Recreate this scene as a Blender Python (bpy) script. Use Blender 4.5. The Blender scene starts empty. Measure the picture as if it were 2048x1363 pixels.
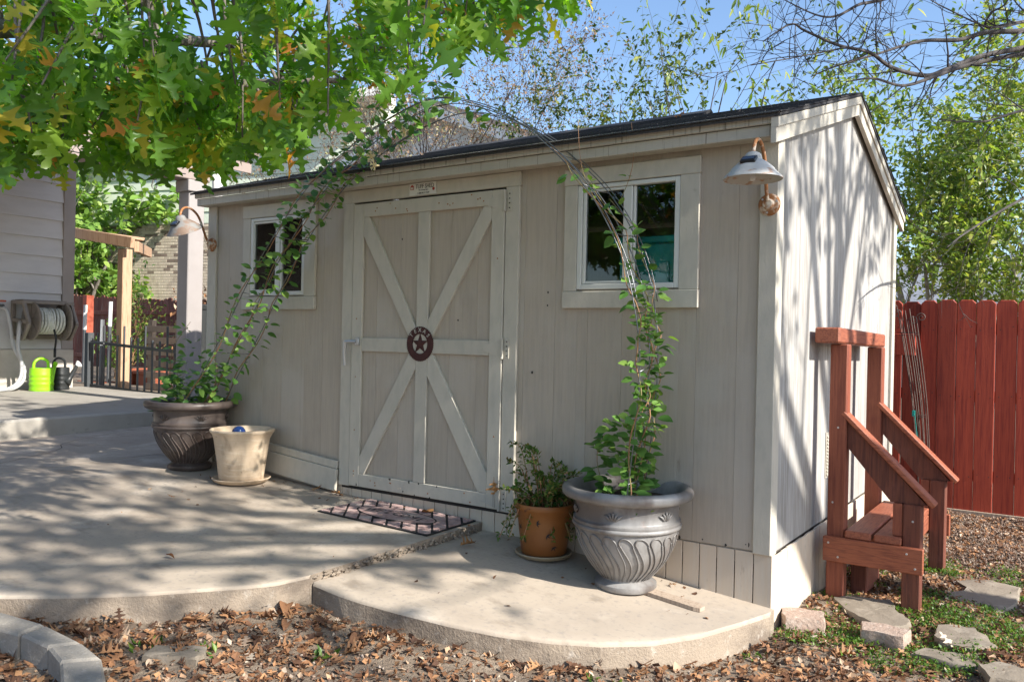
import bpy, math, random
import numpy as np
from mathutils import Vector, Matrix, Euler
R = math.radians
scene = bpy.context.scene
COL = scene.collection
# ---------------------------------------------------------------- camera
CAMP = Vector((1.1605, -3.8272, 1.3338))
ya, pt, ro = R(34.458), R(-0.126), R(1.223)
fw = Vector((-math.sin(ya)*math.cos(pt), math.cos(ya)*math.cos(pt), math.sin(pt)))
rt = Vector((math.cos(ya), math.sin(ya), 0)); upv = rt.cross(fw)
ex = rt*math.cos(ro)+upv*math.sin(ro); eu = upv*math.cos(ro)-rt*math.sin(ro)
cd = bpy.data.cameras.new('camera'); cam = bpy.data.objects.new('camera', cd); COL.objects.link(cam)
cam.matrix_world = Matrix(((ex.x, eu.x, -fw.x, CAMP.x), (ex.y, eu.y, -fw.y, CAMP.y), (ex.z, eu.z, -fw.z, CAMP.z), (0, 0, 0, 1)))
cd.sensor_width = 36; cd.sensor_fit = 'HORIZONTAL'; cd.lens = 28.81; cd.clip_start = .05; cd.clip_end = 1000
scene.camera = cam
# ---------------------------------------------------------------- sky, sun, exposure
SUN_EL, SUN_PHI = 33.0, -0.8
w = bpy.data.worlds.new('World'); scene.world = w; w.use_nodes = True
nt = w.node_tree; nt.nodes.clear()
sky = nt.nodes.new('ShaderNodeTexSky'); sky.sky_type = 'NISHITA'; sky.sun_disc = False
sky.sun_elevation = R(SUN_EL); sky.sun_rotation = R(90-SUN_PHI)
sky.air_density = 1.0; sky.dust_density = 1.0; sky.ozone_density = 3.2
tc = nt.nodes.new('ShaderNodeTexCoord'); mp = nt.nodes.new('ShaderNodeMapping'); mp.inputs['Scale'].default_value = (1.2, 1.2, 4.5)
no = nt.nodes.new('ShaderNodeTexNoise'); no.inputs['Scale'].default_value = 1.7; no.inputs['Detail'].default_value = 9; no.inputs['Roughness'].default_value = .62
rp = nt.nodes.new('ShaderNodeValToRGB'); rp.color_ramp.elements[0].position = .60; rp.color_ramp.elements[1].position = .85
rp.color_ramp.elements[1].color = (.75, .75, .75, 1)
mx = nt.nodes.new('ShaderNodeMix'); mx.data_type = 'RGBA'; mx.inputs[7].default_value = (9.5, 9.7, 10, 1)
bg = nt.nodes.new('ShaderNodeBackground'); bg.inputs[1].default_value = .125
wo = nt.nodes.new('ShaderNodeOutputWorld')
L = nt.links.new
L(tc.outputs['Generated'], mp.inputs[0]); L(mp.outputs[0], no.inputs['Vector']); L(no.outputs[0], rp.inputs[0])
L(rp.outputs[0], mx.inputs[0]); L(sky.outputs[0], mx.inputs[6]); L(mx.outputs[2], bg.inputs[0]); L(bg.outputs[0], wo.inputs[0])
sd = bpy.data.lights.new('sun', 'SUN'); sd.energy = 4.8; sd.angle = R(.53); sd.color = (1, .955, .88)
so = bpy.data.objects.new('sun', sd); COL.objects.link(so)
SD = Vector((math.cos(R(SUN_EL))*math.cos(R(SUN_PHI)), math.cos(R(SUN_EL))*math.sin(R(SUN_PHI)), math.sin(R(SUN_EL))))
so.rotation_euler = SD.to_track_quat('Z', 'Y').to_euler(); so.location = (12, 0, 9)
scene.view_settings.view_transform = 'Standard'; scene.view_settings.look = 'None'
scene.view_settings.exposure = 1.08; scene.view_settings.gamma = 1
scene.cycles.max_bounces = 8; scene.cycles.transparent_max_bounces = 12
# ---------------------------------------------------------------- helpers
RL = {}
def tag(o, label=None, cat=None, group=None, kind=None):
    if label: o['label'] = label
    if cat: o['category'] = cat
    if group: o['group'] = group
    if kind: o['kind'] = kind
    return o
def thing(name, loc, label, cat, group=None):
    o = bpy.data.objects.new(name, None); COL.objects.link(o); o.location = loc; o.empty_display_size = .1
    RL[o] = Vector(loc); return tag(o, label, cat, group)
def make(name, me, parent=None, loc=None, matrix=None):
    o = bpy.data.objects.new(name, me); COL.objects.link(o)
    if parent is not None:
        o.parent = parent; RL[o] = RL[parent]
        if matrix is not None:
            m = matrix.copy(); m.translation = m.translation-RL[parent]; o.matrix_local = m
    else:
        RL[o] = Vector(loc) if loc is not None else Vector((0, 0, 0))
        if matrix is not None: o.matrix_world = matrix; RL[o] = matrix.translation.copy()
        else: o.location = RL[o]
    return o
BOXF = [(0, 3, 2, 1), (4, 5, 6, 7), (0, 1, 5, 4), (1, 2, 6, 5), (2, 3, 7, 6), (3, 0, 4, 7)]
def boxgeo(hx, hy, hz, c=0):
    if c <= 0:
        v = [(-hx, -hy, -hz), (hx, -hy, -hz), (hx, hy, -hz), (-hx, hy, -hz), (-hx, -hy, hz), (hx, -hy, hz), (hx, hy, hz), (-hx, hy, hz)]
        return v, BOXF
    c = min(c, hx*.45, hy*.45, hz*.45); v = []; idx = {}
    for sx in (-1, 1):
        for sy in (-1, 1):
            for sz in (-1, 1):
                for a in range(3):
                    p = [sx*(hx-c), sy*(hy-c), sz*(hz-c)]; p[a] = (sx*hx, sy*hy, sz*hz)[a]
                    idx[(sx, sy, sz, a)] = len(v); v.append(tuple(p))
    f = []
    for a in range(3):
        b, d = (a+1) % 3, (a+2) % 3
        for s in (-1, 1):
            q = []
            for (u, t) in ((-1, -1), (1, -1), (1, 1), (-1, 1)):
                k = [0, 0, 0]; k[a] = s; k[b] = u; k[d] = t; q.append(idx[(*k, a)])
            f.append(tuple(q) if s > 0 else tuple(q[::-1]))
        for u in (-1, 1):
            for t in (-1, 1):
                k0 = [0, 0, 0]; k1 = [0, 0, 0]; k0[a] = -1; k1[a] = 1; k0[b] = k1[b] = u; k0[d] = k1[d] = t
                q = [idx[(*k0, b)], idx[(*k1, b)], idx[(*k1, d)], idx[(*k0, d)]]
                f.append(tuple(q[::-1]) if u*t > 0 else tuple(q))
    for sx in (-1, 1):
        for sy in (-1, 1):
            for sz in (-1, 1):
                q = [idx[(sx, sy, sz, a)] for a in range(3)]
                f.append(tuple(q) if sx*sy*sz > 0 else tuple(q[::-1]))
    return v, f
class MB:
    def __init__(s): s.v = []; s.f = []
    def add(s, vs, fs):
        n = len(s.v); s.v += [tuple(p) for p in vs]; s.f += [tuple(i+n for i in q) for q in fs]; return s
    def box(s, x0, x1, y0, y1, z0, z1, c=0):
        v, f = boxgeo((x1-x0)/2, (y1-y0)/2, (z1-z0)/2, c); o = ((x0+x1)/2, (y0+y1)/2, (z0+z1)/2)
        return s.add([(p[0]+o[0], p[1]+o[1], p[2]+o[2]) for p in v], f)
    def bar(s, a, b, w_, h_, up=(0, 0, 1), c=0):
        a = Vector(a); b = Vector(b); d = b-a; l = d.length; x = d.normalized(); up = Vector(up)
        y = up.cross(x)
        if y.length < 1e-4: y = Vector((0, 1, 0)).cross(x)
        y.normalize(); z = x.cross(y); m = Matrix((x, y, z)).transposed(); v, f = boxgeo(l/2, w_/2, h_/2, c); o = (a+b)/2
        return s.add([m @ Vector(p)+o for p in v], f)
    def tube(s, pts, rad, n=8, cap=True):
        pts = [Vector(p) for p in pts]; k = len(pts)
        if not hasattr(rad, '__len__'): rad = [rad]*k
        vs = []; fs = []; pu = None
        for i, p in enumerate(pts):
            d = (pts[min(i+1, k-1)]-pts[max(i-1, 0)])
            if d.length < 1e-9: d = Vector((0, 0, 1))
            d.normalize()
            if pu is None:
                pu = d.orthogonal().normalized()
            else:
                pu = (pu-d*pu.dot(d)); pu = pu.normalized() if pu.length > 1e-6 else d.orthogonal().normalized()
            q = d.cross(pu)
            for j in range(n):
                a = 2*math.pi*j/n; vs.append(p+(pu*math.cos(a)+q*math.sin(a))*rad[i])
        for i in range(k-1):
            for j in range(n):
                a, b = i*n+j, i*n+(j+1) % n; fs.append((a, b, b+n, a+n))
        if cap: fs.append(tuple(range(n))[::-1]); fs.append(tuple(range((k-1)*n, k*n)))
        return s.add(vs, fs)
    def lathe(s, prof, c=(0, 0, 0), n=32, m=None, rf=None):
        vs = []; fs = []; k = len(prof)
        for i, (r, z) in enumerate(prof):
            for j in range(n):
                a = 2*math.pi*j/n; rr = r if rf is None else r+rf(a, z, i)
                p = Vector((rr*math.cos(a), rr*math.sin(a), z))
                if m: p = m @ p
                vs.append(p+Vector(c))
        for i in range(k-1):
            for j in range(n):
                a, b = i*n+j, i*n+(j+1) % n; fs.append((a, b, b+n, a+n))
        return s.add(vs, fs)
    def prism(s, poly, t0, t1, axis='z', c=0, cfun=None):
        # poly: 2D outline; extruded along axis from t0 to t1 with optional chamfer at the t1 rim
        n = len(poly); ar = sum(poly[i][0]*poly[(i+1) % n][1]-poly[(i+1) % n][0]*poly[i][1] for i in range(n))
        if ar < 0: poly = poly[::-1]
        def P(u, v, t): return {'z': (u, v, t), 'y': (u, t, v), 'x': (t, u, v)}[axis]
        vs = [P(u, v, t0) for u, v in poly]; rings = 1
        if c > 0:
            sg = 1 if t1 > t0 else -1; vs += [P(u, v, t1-sg*c) for u, v in poly]; rings += 1
            cx = sum(p[0] for p in poly)/n; cy = sum(p[1] for p in poly)/n; ins = []
            for i in range(n):
                a = Vector(poly[i-1]); b = Vector(poly[i]); d = Vector(poly[(i+1) % n])
                e1 = (b-a).normalized(); e2 = (d-b).normalized(); n1 = Vector((-e1.y, e1.x)); n2 = Vector((-e2.y, e2.x))
                nn = n1+n2; nn = nn/max(nn.dot(n1), .3) if nn.length > 1e-6 else n1; ins.append(b+nn*c)
            vs += [P(u[0], u[1], t1) for u in ins]; rings += 1
        else:
            vs += [P(u, v, t1) for u, v in poly]; rings += 1
        fs = [tuple(range(n))[::-1], tuple(range((rings-1)*n, rings*n))]
        for r in range(rings-1):
            for i in range(n):
                a, b = r*n+i, r*n+(i+1) % n; fs.append((a, b, b+n, a+n))
        flip = (t1 < t0) != (axis == 'y')
        if flip: fs = [q[::-1] for q in fs]
        return s.add(vs, fs)
    def mesh(s, name, mat, off=(0, 0, 0), smooth=False):
        me = bpy.data.meshes.new(name); o = Vector(off)
        me.from_pydata([Vector(p)-o for p in s.v], [], s.f)
        if mat: me.materials.append(mat)
        if smooth: me.polygons.foreach_set('use_smooth', [True]*len(me.polygons))
        me.update(); return me
    def build(s, name, mat, parent=None, smooth=False, loc=None, label=None, cat=None, group=None, kind=None, auto=None):
        if parent is not None: off = RL[parent]
        else:
            if loc is None:
                A = np.array([tuple(p) for p in s.v]); loc = ((A[:, 0].min()+A[:, 0].max())/2, (A[:, 1].min()+A[:, 1].max())/2, A[:, 2].min())
            off = Vector(loc)
        me = s.mesh(name, mat, off, smooth or auto is not None)
        o = make(name, me, parent, loc=off if parent is None else None)
        if auto is not None:
            try: me.set_sharp_from_angle(angle=R(auto))
            except Exception: pass
        return tag(o, label, cat, group, kind)
def box(name, mat, parent, x0, x1, y0, y1, z0, z1, c=.003, **k):
    return MB().box(x0, x1, y0, y1, z0, z1, c).build(name, mat, parent, **k)
def spline(pts, n=8):
    pts = [Vector(p) for p in pts]; out = []
    for i in range(len(pts)-1):
        p0 = pts[max(i-1, 0)]; p1 = pts[i]; p2 = pts[i+1]; p3 = pts[min(i+2, len(pts)-1)]
        for j in range(n):
            t = j/n
            out.append(.5*((2*p1)+(p2-p0)*t+(2*p0-5*p1+4*p2-p3)*t*t+(3*p1-p0-3*p2+p3)*t**3))
    out.append(pts[-1]); return out
def scatter(name, tpl, mats, mat, parent=None, kind=None, label=None, cat=None, loc=(0, 0, 0), smooth=True):
    # tpl: list of (verts, faces); mats: list of (template index, 4x4 Matrix) in world space; one combined mesh
    VV = []; FF = []; n = 0; off = RL[parent] if parent is not None else Vector(loc)
    arrs = [np.array([tuple(p) for p in t[0]]) for t in tpl]
    for ti, m in mats:
        M_ = np.array(m); a = arrs[ti] @ M_[:3, :3].T+M_[:3, 3]-np.array(off)
        VV.append(a); FF.extend([tuple(i+n for i in q) for q in tpl[ti][1]]); n += len(a)
    me = bpy.data.meshes.new(name); me.from_pydata(np.concatenate(VV).tolist(), [], FF)
    me.materials.append(mat)
    if smooth: me.polygons.foreach_set('use_smooth', [True]*len(me.polygons))
    o = make(name, me, parent, loc=off if parent is None else None); return tag(o, label, cat, None, kind)
def tmesh(name, t, mat):
    me = bpy.data.meshes.new(name); me.from_pydata([tuple(p) for p in t[0]], [], t[1]); me.materials.append(mat)
    me.polygons.foreach_set('use_smooth', [True]*len(me.polygons)); return me
def text_mesh(txt, size, depth=.0006):
    cu = bpy.data.curves.new('t', 'FONT'); cu.body = txt; cu.size = size; cu.extrude = depth; cu.align_x = 'CENTER'; cu.align_y = 'CENTER'; cu.resolution_u = 2
    o = bpy.data.objects.new('t', cu); COL.objects.link(o); dg = bpy.context.evaluated_depsgraph_get()
    me = bpy.data.meshes.new_from_object(o.evaluated_get(dg)); bpy.data.objects.remove(o); bpy.data.curves.remove(cu); return me
def text_part(name, txt, size, mat, parent, matrix, depth=.0006, sx=1.0):
    me = text_mesh(txt, size, depth); me.materials.clear(); me.materials.append(mat)
    if sx != 1: me.transform(Matrix.Diagonal((sx, 1, 1, 1)))
    return make(name, me, parent, matrix=matrix)
FRONT = Matrix(((1, 0, 0), (0, 0, -1), (0, 1, 0)))          # text plane facing -Y
# ---------------------------------------------------------------- materials
def mat(name, col, rough=.75, layers=(), bump=(), spec=.4, metal=0, orand=0, transl=0, coat=0):
    m = bpy.data.materials.new(name); m.use_nodes = True; t = m.node_tree; t.nodes.clear(); N = t.nodes.new; K = t.links.new
    out = N('ShaderNodeOutputMaterial'); b = N('ShaderNodeBsdfPrincipled'); K(b.outputs[0], out.inputs[0])
    b.inputs['Roughness'].default_value = rough; b.inputs['Specular IOR Level'].default_value = spec; b.inputs['Metallic'].default_value = metal
    if coat: b.inputs['Coat Weight'].default_value = coat; b.inputs['Coat Roughness'].default_value = .08
    tc = N('ShaderNodeTexCoord'); oi = N('ShaderNodeObjectInfo')
    off = N('ShaderNodeVectorMath'); off.operation = 'SCALE'; off.inputs[0].default_value = (7.3, 3.1, 5.7); K(oi.outputs['Random'], off.inputs['Scale'])
    ad = N('ShaderNodeVectorMath'); K(tc.outputs['Object'], ad.inputs[0]); K(off.outputs[0], ad.inputs[1])
    def noise(scale, st, detail=5, rg=.6):
        mp = N('ShaderNodeMapping'); mp.inputs['Scale'].default_value = st; K(ad.outputs[0] if orand else tc.outputs['Object'], mp.inputs[0])
        n = N('ShaderNodeTexNoise'); n.inputs['Scale'].default_value = scale; n.inputs['Detail'].default_value = detail; n.inputs['Roughness'].default_value = rg
        K(mp.outputs[0], n.inputs['Vector']); return n.outputs[0]
    cur = N('ShaderNodeRGB'); cur.outputs[0].default_value = (*col, 1); cur = cur.outputs[0]
    for (c2, scale, st, lo, hi, strg) in layers:
        mr = N('ShaderNodeMapRange'); mr.interpolation_type = 'SMOOTHSTEP'; mr.inputs[1].default_value = lo; mr.inputs[2].default_value = hi; mr.inputs[4].default_value = strg
        K(noise(scale, st), mr.inputs[0]); mi = N('ShaderNodeMix'); mi.data_type = 'RGBA'
        K(mr.outputs[0], mi.inputs[0]); K(cur, mi.inputs[6]); mi.inputs[7].default_value = (*c2, 1); cur = mi.outputs[2]
    if orand:
        mr = N('ShaderNodeMapRange'); mr.inputs[3].default_value = 1-orand; mr.inputs[4].default_value = 1+orand; K(oi.outputs['Random'], mr.inputs[0])
        hs = N('ShaderNodeHueSaturation'); K(cur, hs.inputs['Color']); K(mr.outputs[0], hs.inputs['Value']); cur = hs.outputs[0]
    K(cur, b.inputs['Base Color'])
    prev = None
    for (scale, st, strg, dist) in bump:
        bp = N('ShaderNodeBump'); bp.inputs['Strength'].default_value = strg; bp.inputs['Distance'].default_value = dist; K(noise(scale, st, 4), bp.inputs['Height'])
        if prev: K(prev, bp.inputs['Normal'])
        prev = bp.outputs[0]
    if prev: K(prev, b.inputs['Normal'])
    if transl:
        tr = N('ShaderNodeBsdfTranslucent'); K(cur, tr.inputs[0]); ms = N('ShaderNodeMixShader'); ms.inputs[0].default_value = transl
        K(b.outputs[0], ms.inputs[1]); K(tr.outputs[0], ms.inputs[2]); K(ms.outputs[0], out.inputs[0])
    return m
def leafmat(name, stops, rough=.42, transl=.4, tcol=(1.25, 1.35, .5), spec=.35, patch=None):
    m = bpy.data.materials.new(name); m.use_nodes = True; t = m.node_tree; t.nodes.clear(); N = t.nodes.new; K = t.links.new
    out = N('ShaderNodeOutputMaterial'); b = N('ShaderNodeBsdfPrincipled'); g = N('ShaderNodeNewGeometry'); oi = N('ShaderNodeObjectInfo')
    a = N('ShaderNodeMath'); K(g.outputs['Random Per Island'], a.inputs[0]); K(oi.outputs['Random'], a.inputs[1])
    fr = N('ShaderNodeMath'); fr.operation = 'FRACT'; K(a.outputs[0], fr.inputs[0])
    r = N('ShaderNodeValToRGB'); cr = r.color_ramp
    while len(cr.elements) < len(stops): cr.elements.new(.5)
    for e, (p, c) in zip(cr.elements, stops): e.position = p; e.color = (*c, 1)
    K(fr.outputs[0], r.inputs[0]); cur = r.outputs[0]
    if patch:
        tc = N('ShaderNodeTexCoord'); n = N('ShaderNodeTexNoise'); n.inputs['Scale'].default_value = patch[1]; K(tc.outputs['Object'], n.inputs['Vector'])
        mr = N('ShaderNodeMapRange'); mr.inputs[1].default_value = patch[2]; mr.inputs[2].default_value = patch[3]; K(n.outputs[0], mr.inputs[0])
        mi = N('ShaderNodeMix'); mi.data_type = 'RGBA'; K(mr.outputs[0], mi.inputs[0]); K(cur, mi.inputs[6]); mi.inputs[7].default_value = (*patch[0], 1); cur = mi.outputs[2]
    K(cur, b.inputs['Base Color']); b.inputs['Roughness'].default_value = rough; b.inputs['Specular IOR Level'].default_value = spec
    tr = N('ShaderNodeBsdfTranslucent'); mu = N('ShaderNodeMix'); mu.data_type = 'RGBA'; mu.blend_type = 'MULTIPLY'; mu.inputs[0].default_value = 1
    K(cur, mu.inputs[6]); mu.inputs[7].default_value = (*tcol, 1); K(mu.outputs[2], tr.inputs[0])
    ms = N('ShaderNodeMixShader'); ms.inputs[0].default_value = transl; K(b.outputs[0], ms.inputs[1]); K(tr.outputs[0], ms.inputs[2]); K(ms.outputs[0], out.inputs[0])
    return m
def glass(name, tint=(.93, .95, .95), ior=1.5):
    m = bpy.data.materials.new(name); m.use_nodes = True; t = m.node_tree; t.nodes.clear(); N = t.nodes.new; K = t.links.new
    out = N('ShaderNodeOutputMaterial'); f = N('ShaderNodeFresnel'); f.inputs[0].default_value = ior; tr = N('ShaderNodeBsdfTransparent'); tr.inputs[0].default_value = (*tint, 1)
    gl = N('ShaderNodeBsdfGlossy'); gl.inputs['Roughness'].default_value = .015; ms = N('ShaderNodeMixShader')
    K(f.outputs[0], ms.inputs[0]); K(tr.outputs[0], ms.inputs[1]); K(gl.outputs[0], ms.inputs[2]); K(ms.outputs[0], out.inputs[0]); return m
V1 = (1, 1, 1); VZ = (22, 22, 1.1)     # VZ: grain running up the board
M = {}
M['siding'] = mat('siding', (.43, .365, .29), .72, [((.35, .305, .25), 3, VZ, .35, .7, .6), ((.455, .41, .35), 1.6, V1, .42, .7, .7), ((.31, .27, .22), 2.3, (1, 1, .5), .55, .72, .5), ((.20, .16, .12), 9, (2, 2, .4), .68, .78, .45), ((.12, .10, .08), 45, V1, .76, .79, .7)],
                  [(10, (30, 30, 1.2), .55, .004), (150, V1, .12, .002)], orand=.03)
M['siding_sunlit'] = mat('siding_sunlit', (.38, .37, .35), .75, [((.26, .24, .215), 3, VZ, .35, .60, .9), ((.44, .42, .395), 2, (3, 3, .6), .45, .7, .8), ((.28, .24, .20), 7, (6, 6, .25), .64, .76, .6)],
                  [(10, (30, 30, 1.2), .6, .004), (150, V1, .12, .002)], orand=.05)  # greyer copy of siding; the side wall's sunlit look put into the colour
M['trim'] = mat('trim', (.49, .45, .375), .62, [((.40, .375, .315), 2.5, (8, 8, 3), .4, .7, .6), ((.30, .26, .2), 14, V1, .7, .8, .4)], [(9, (14, 14, 5), .45, .003), (160, V1, .15, .002)], orand=.035)
M['trim_stained'] = mat('trim_stained', (.46, .43, .37), .65, [((.10, .08, .06), 60, (1, 1, .025), .56, .68, .75), ((.33, .29, .23), 4, V1, .5, .75, .5)], [(10, (5, 14, 14), .4, .003)], orand=.03)
M['skirt'] = mat('skirt', (.56, .465, .36), .8, [((.56, .5, .42), 3, VZ, .4, .7, .5), ((.22, .15, .10), 5, (3, 3, 1), .60, .74, .7), ((.05, .035, .025), 9, (3, 3, .8), .68, .74, .9)], [(12, VZ, .4, .003)], orand=.06)
M['shingle'] = mat('shingle', (.035, .034, .036), .95, [((.075, .07, .068), 260, V1, .45, .65, .8), ((.02, .02, .02), 9, V1, .5, .7, .5)], [(240, V1, .6, .004)], orand=.2)
M['vinyl'] = mat('vinyl', (.62, .62, .58), .4, [((.45, .44, .4), 6, V1, .5, .8, .4)], [(120, V1, .08, .001)])
M['dark'] = mat('dark', (.03, .028, .026), .9)
M['inner'] = mat('inner', (.10, .085, .07), .9, [((.06, .05, .04), 3, VZ, .4, .7, .6)])
M['glass'] = glass('glass')
M['concrete'] = mat('concrete', (.41, .34, .265), .88, [((.25, .215, .18), .55, V1, .5, .62, .45), ((.335, .275, .215), 1.3, V1, .35, .65, .9), ((.52, .445, .36), 2.3, V1, .5, .7, .8), ((.20, .16, .12), 3.7, (1, 1.6, 1), .55, .72, .7), ((.27, .235, .2), 40, V1, .52, .70, .65), ((.36, .27, .18), 1.9, V1, .66, .74, .5), ((.13, .115, .10), 190, V1, .66, .74, .5)],
                    [(240, V1, .35, .002), (14, V1, .2, .01)])
M['concrete_edge'] = mat('concrete_edge', (.30, .24, .18), .92, [((.16, .125, .095), 3, (1, 1, 2), .4, .65, .85), ((.44, .39, .33), 24, V1, .55, .75, .6), ((.12, .10, .085), 150, V1, .6, .72, .6)], [(90, V1, .8, .006), (240, V1, .5, .003)])
M['porch'] = mat('porch', (.34, .31, .265), .85, [((.25, .225, .19), 2, V1, .4, .7, .7), ((.16, .15, .13), 6, (1, 1, 2), .6, .75, .6)], [(120, V1, .3, .003)])
M['dirt'] = mat('dirt', (.235, .18, .13), .95, [((.12, .085, .06), 4, V1, .4, .65, .8), ((.28, .225, .165), 14, V1, .5, .7, .7), ((.09, .065, .045), 70, V1, .55, .68, .7), ((.34, .29, .23), 160, V1, .62, .7, .6)],
                [(30, V1, .6, .03), (160, V1, .8, .01)])
M['gravel'] = mat('gravel', (.34, .26, .20), .9, [((.20, .14, .11), 2, V1, .45, .6, .6)], [(200, V1, .4, .003)], orand=.0)
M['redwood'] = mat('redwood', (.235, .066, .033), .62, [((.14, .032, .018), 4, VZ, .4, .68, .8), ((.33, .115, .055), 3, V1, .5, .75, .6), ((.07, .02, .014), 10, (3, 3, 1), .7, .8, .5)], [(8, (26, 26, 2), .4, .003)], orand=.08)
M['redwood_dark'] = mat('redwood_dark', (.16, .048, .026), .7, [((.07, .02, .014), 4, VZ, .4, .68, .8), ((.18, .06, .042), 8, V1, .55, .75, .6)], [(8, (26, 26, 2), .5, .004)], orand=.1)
M['redwood_x'] = mat('redwood_x', (.31, .092, .042), .55, [((.15, .036, .02), 5, (2, 22, 22), .42, .68, .8), ((.32, .11, .062), 3, V1, .5, .75, .6), ((.09, .025, .015), 9, (1.5, 4, 4), .7, .8, .5)], [(8, (2, 26, 26), .4, .003)], orand=.08)
M['redwood_y'] = mat('redwood_y', (.29, .092, .048), .55, [((.15, .04, .024), 5, (22, 2, 22), .42, .68, .8), ((.33, .12, .075), 3, V1, .5, .75, .6)], [(8, (26, 2, 26), .4, .003)], orand=.08)
M['fence'] = mat('fence', (.36, .050, .022), .6, [((.21, .020, .011), 3, (26, 26, 1), .4, .68, .9), ((.44, .07, .035), 2, V1, .5, .75, .6), ((.33, .25, .2), 5, (9, 9, .8), .765, .785, .75), ((.06, .006, .004), 9, (5, 5, .6), .72, .78, .7)], [(9, (26, 26, 1.3), .45, .004)], orand=.24)
M['oldfence'] = mat('oldfence', (.15, .045, .03), .85, [((.26, .19, .15), 3, (20, 20, 1), .5, .7, .8), ((.06, .02, .015), 4, (20, 20, 1), .5, .7, .8)], [(9, (26, 26, 1.3), .5, .005)], orand=.3)
M['cedar'] = mat('cedar', (.46, .30, .19), .75, [((.24, .11, .055), 4, VZ, .5, .7, .9), ((.52, .35, .22), 3, V1, .5, .7, .5)], [(9, VZ, .4, .004)], orand=.08)
M['weathered'] = mat('weathered', (.36, .28, .21), .85, [((.2, .14, .1), 4, VZ, .45, .7, .8)], [(9, VZ, .5, .004)], orand=.15)
M['urn'] = mat('urn', (.17, .16, .152), .45, [((.085, .065, .055), 5, V1, .42, .65, .8), ((.34, .33, .315), 3, (1, 1, .5), .48, .66, .75), ((.20, .13, .10), 26, V1, .6, .74, .4)], [(60, V1, .2, .003), (220, V1, .15, .001)], spec=.5)
M['urn_brown'] = mat('urn_brown', (.105, .082, .071), .38, [((.045, .03, .025), 4, V1, .40, .62, .9), ((.19, .165, .15), 6, V1, .55, .75, .6)], [(60, V1, .2, .003), (220, V1, .15, .001)], spec=.5)
M['cream'] = mat('cream', (.58, .45, .315), .7, [((.45, .31, .19), 4, V1, .45, .7, .6), ((.68, .57, .43), 9, (1, 1, 6), .5, .7, .6), ((.36, .17, .09), 5, V1, .74, .77, .7), ((.30, .21, .14), 7, (1, 1, .5), .56, .72, .7), ((.18, .13, .09), 30, V1, .68, .76, .6)], [(5, (1, 1, 30), .3, .006), (120, V1, .2, .002)])
M['terracotta'] = mat('terracotta', (.25, .095, .024), .45, [((.22, .075, .02), 4, V1, .4, .65, .8), ((.07, .03, .02), 16, V1, .66, .71, .85)], [(60, V1, .2, .003)])
M['glazeband'] = mat('glazeband', (.34, .26, .165), .6, [((.2, .15, .09), 8, V1, .5, .7, .7)], [(60, V1, .3, .004)])
M['soil'] = mat('soil', (.05, .035, .025), .95, [((.12, .08, .05), 40, V1, .5, .65, .8)], [(60, V1, 1, .02)])
M['bluglass'] = mat('bluglass', (.012, .04, .17), .05, [((.3, .42, .7), 40, V1, .63, .68, .8)], spec=.8, coat=1)
M['wire'] = mat('wire', (.16, .165, .17), .35, [((.3, .3, .3), 30, V1, .5, .7, .6)], metal=.7)
M['wirerust'] = mat('wirerust', (.13, .10, .085), .6, [((.25, .2, .17), 30, V1, .5, .7, .6)], metal=.4)
M['rust'] = mat('rust', (.30, .13, .05), .85, [((.62, .55, .45), 14, V1, .5, .62, .9), ((.12, .05, .025), 25, V1, .6, .7, .8)], [(120, V1, .5, .003)])
M['lampshade'] = mat('lampshade', (.42, .41, .385), .55, [((.34, .17, .08), 14, (1, 1, 3), .57, .68, .8), ((.36, .35, .33), 6, V1, .5, .7, .5), ((.14, .07, .04), 40, V1, .68, .74, .7)], [(90, V1, .4, .003)], orand=.1)
M['lampshade_old'] = mat('lampshade_old', (.22, .215, .205), .65, [((.20, .11, .06), 10, V1, .5, .65, .7), ((.12, .1, .09), 25, V1, .6, .7, .7)], [(90, V1, .5, .003)])
M['black'] = mat('black', (.014, .014, .015), .4)
M['panel'] = mat('panel', (.02, .025, .04), .15, spec=.7)
M['silver'] = mat('silver', (.5, .5, .5), .4, metal=.8)
M['starrust'] = mat('starrust', (.050, .014, .012), .7, [((.085, .026, .018), 30, V1, .5, .7, .7)], [(90, V1, .3, .002)])
M['chalk'] = mat('chalk', (.5, .48, .42), .8, [((.2, .12, .1), 60, V1, .5, .7, .7)])
M['plate'] = mat('plate', (.62, .6, .54), .45, [((.4, .36, .3), 9, V1, .55, .75, .6)])
M['ink'] = mat('ink', (.02, .02, .02), .7)
M['redink'] = mat('redink', (.35, .05, .035), .7)
M['rubber'] = mat('rubber', (.018, .017, .017), .9, [], [(150, V1, .4, .003)])
M['matpad'] = mat('matpad', (.40, .275, .25), .9, [((.24, .14, .13), 20, V1, .45, .65, .8), ((.47, .42, .37), 9, V1, .5, .7, .6)], [(200, V1, .5, .003)], orand=.16)
M['paver'] = mat('paver', (.29, .26, .22), .92, [((.19, .17, .145), 8, V1, .4, .7, .7), ((.38, .345, .30), 60, V1, .55, .7, .6)], [(120, V1, .7, .005), (20, V1, .4, .01)], orand=.06)
M['brickpink'] = mat('brickpink', (.35, .26, .205), .9, [((.3, .2, .15), 9, V1, .4, .7, .8), ((.5, .42, .35), 40, V1, .5, .7, .6)], [(60, V1, .8, .01)])
M['flag'] = mat('flag', (.225, .185, .14), .85, [((.17, .14, .105), 3, V1, .4, .7, .8), ((.31, .265, .21), 9, V1, .5, .7, .6), ((.12, .10, .08), 60, V1, .62, .74, .5)], [(12, V1, .5, .015), (120, V1, .4, .004)], orand=.06)
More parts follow.
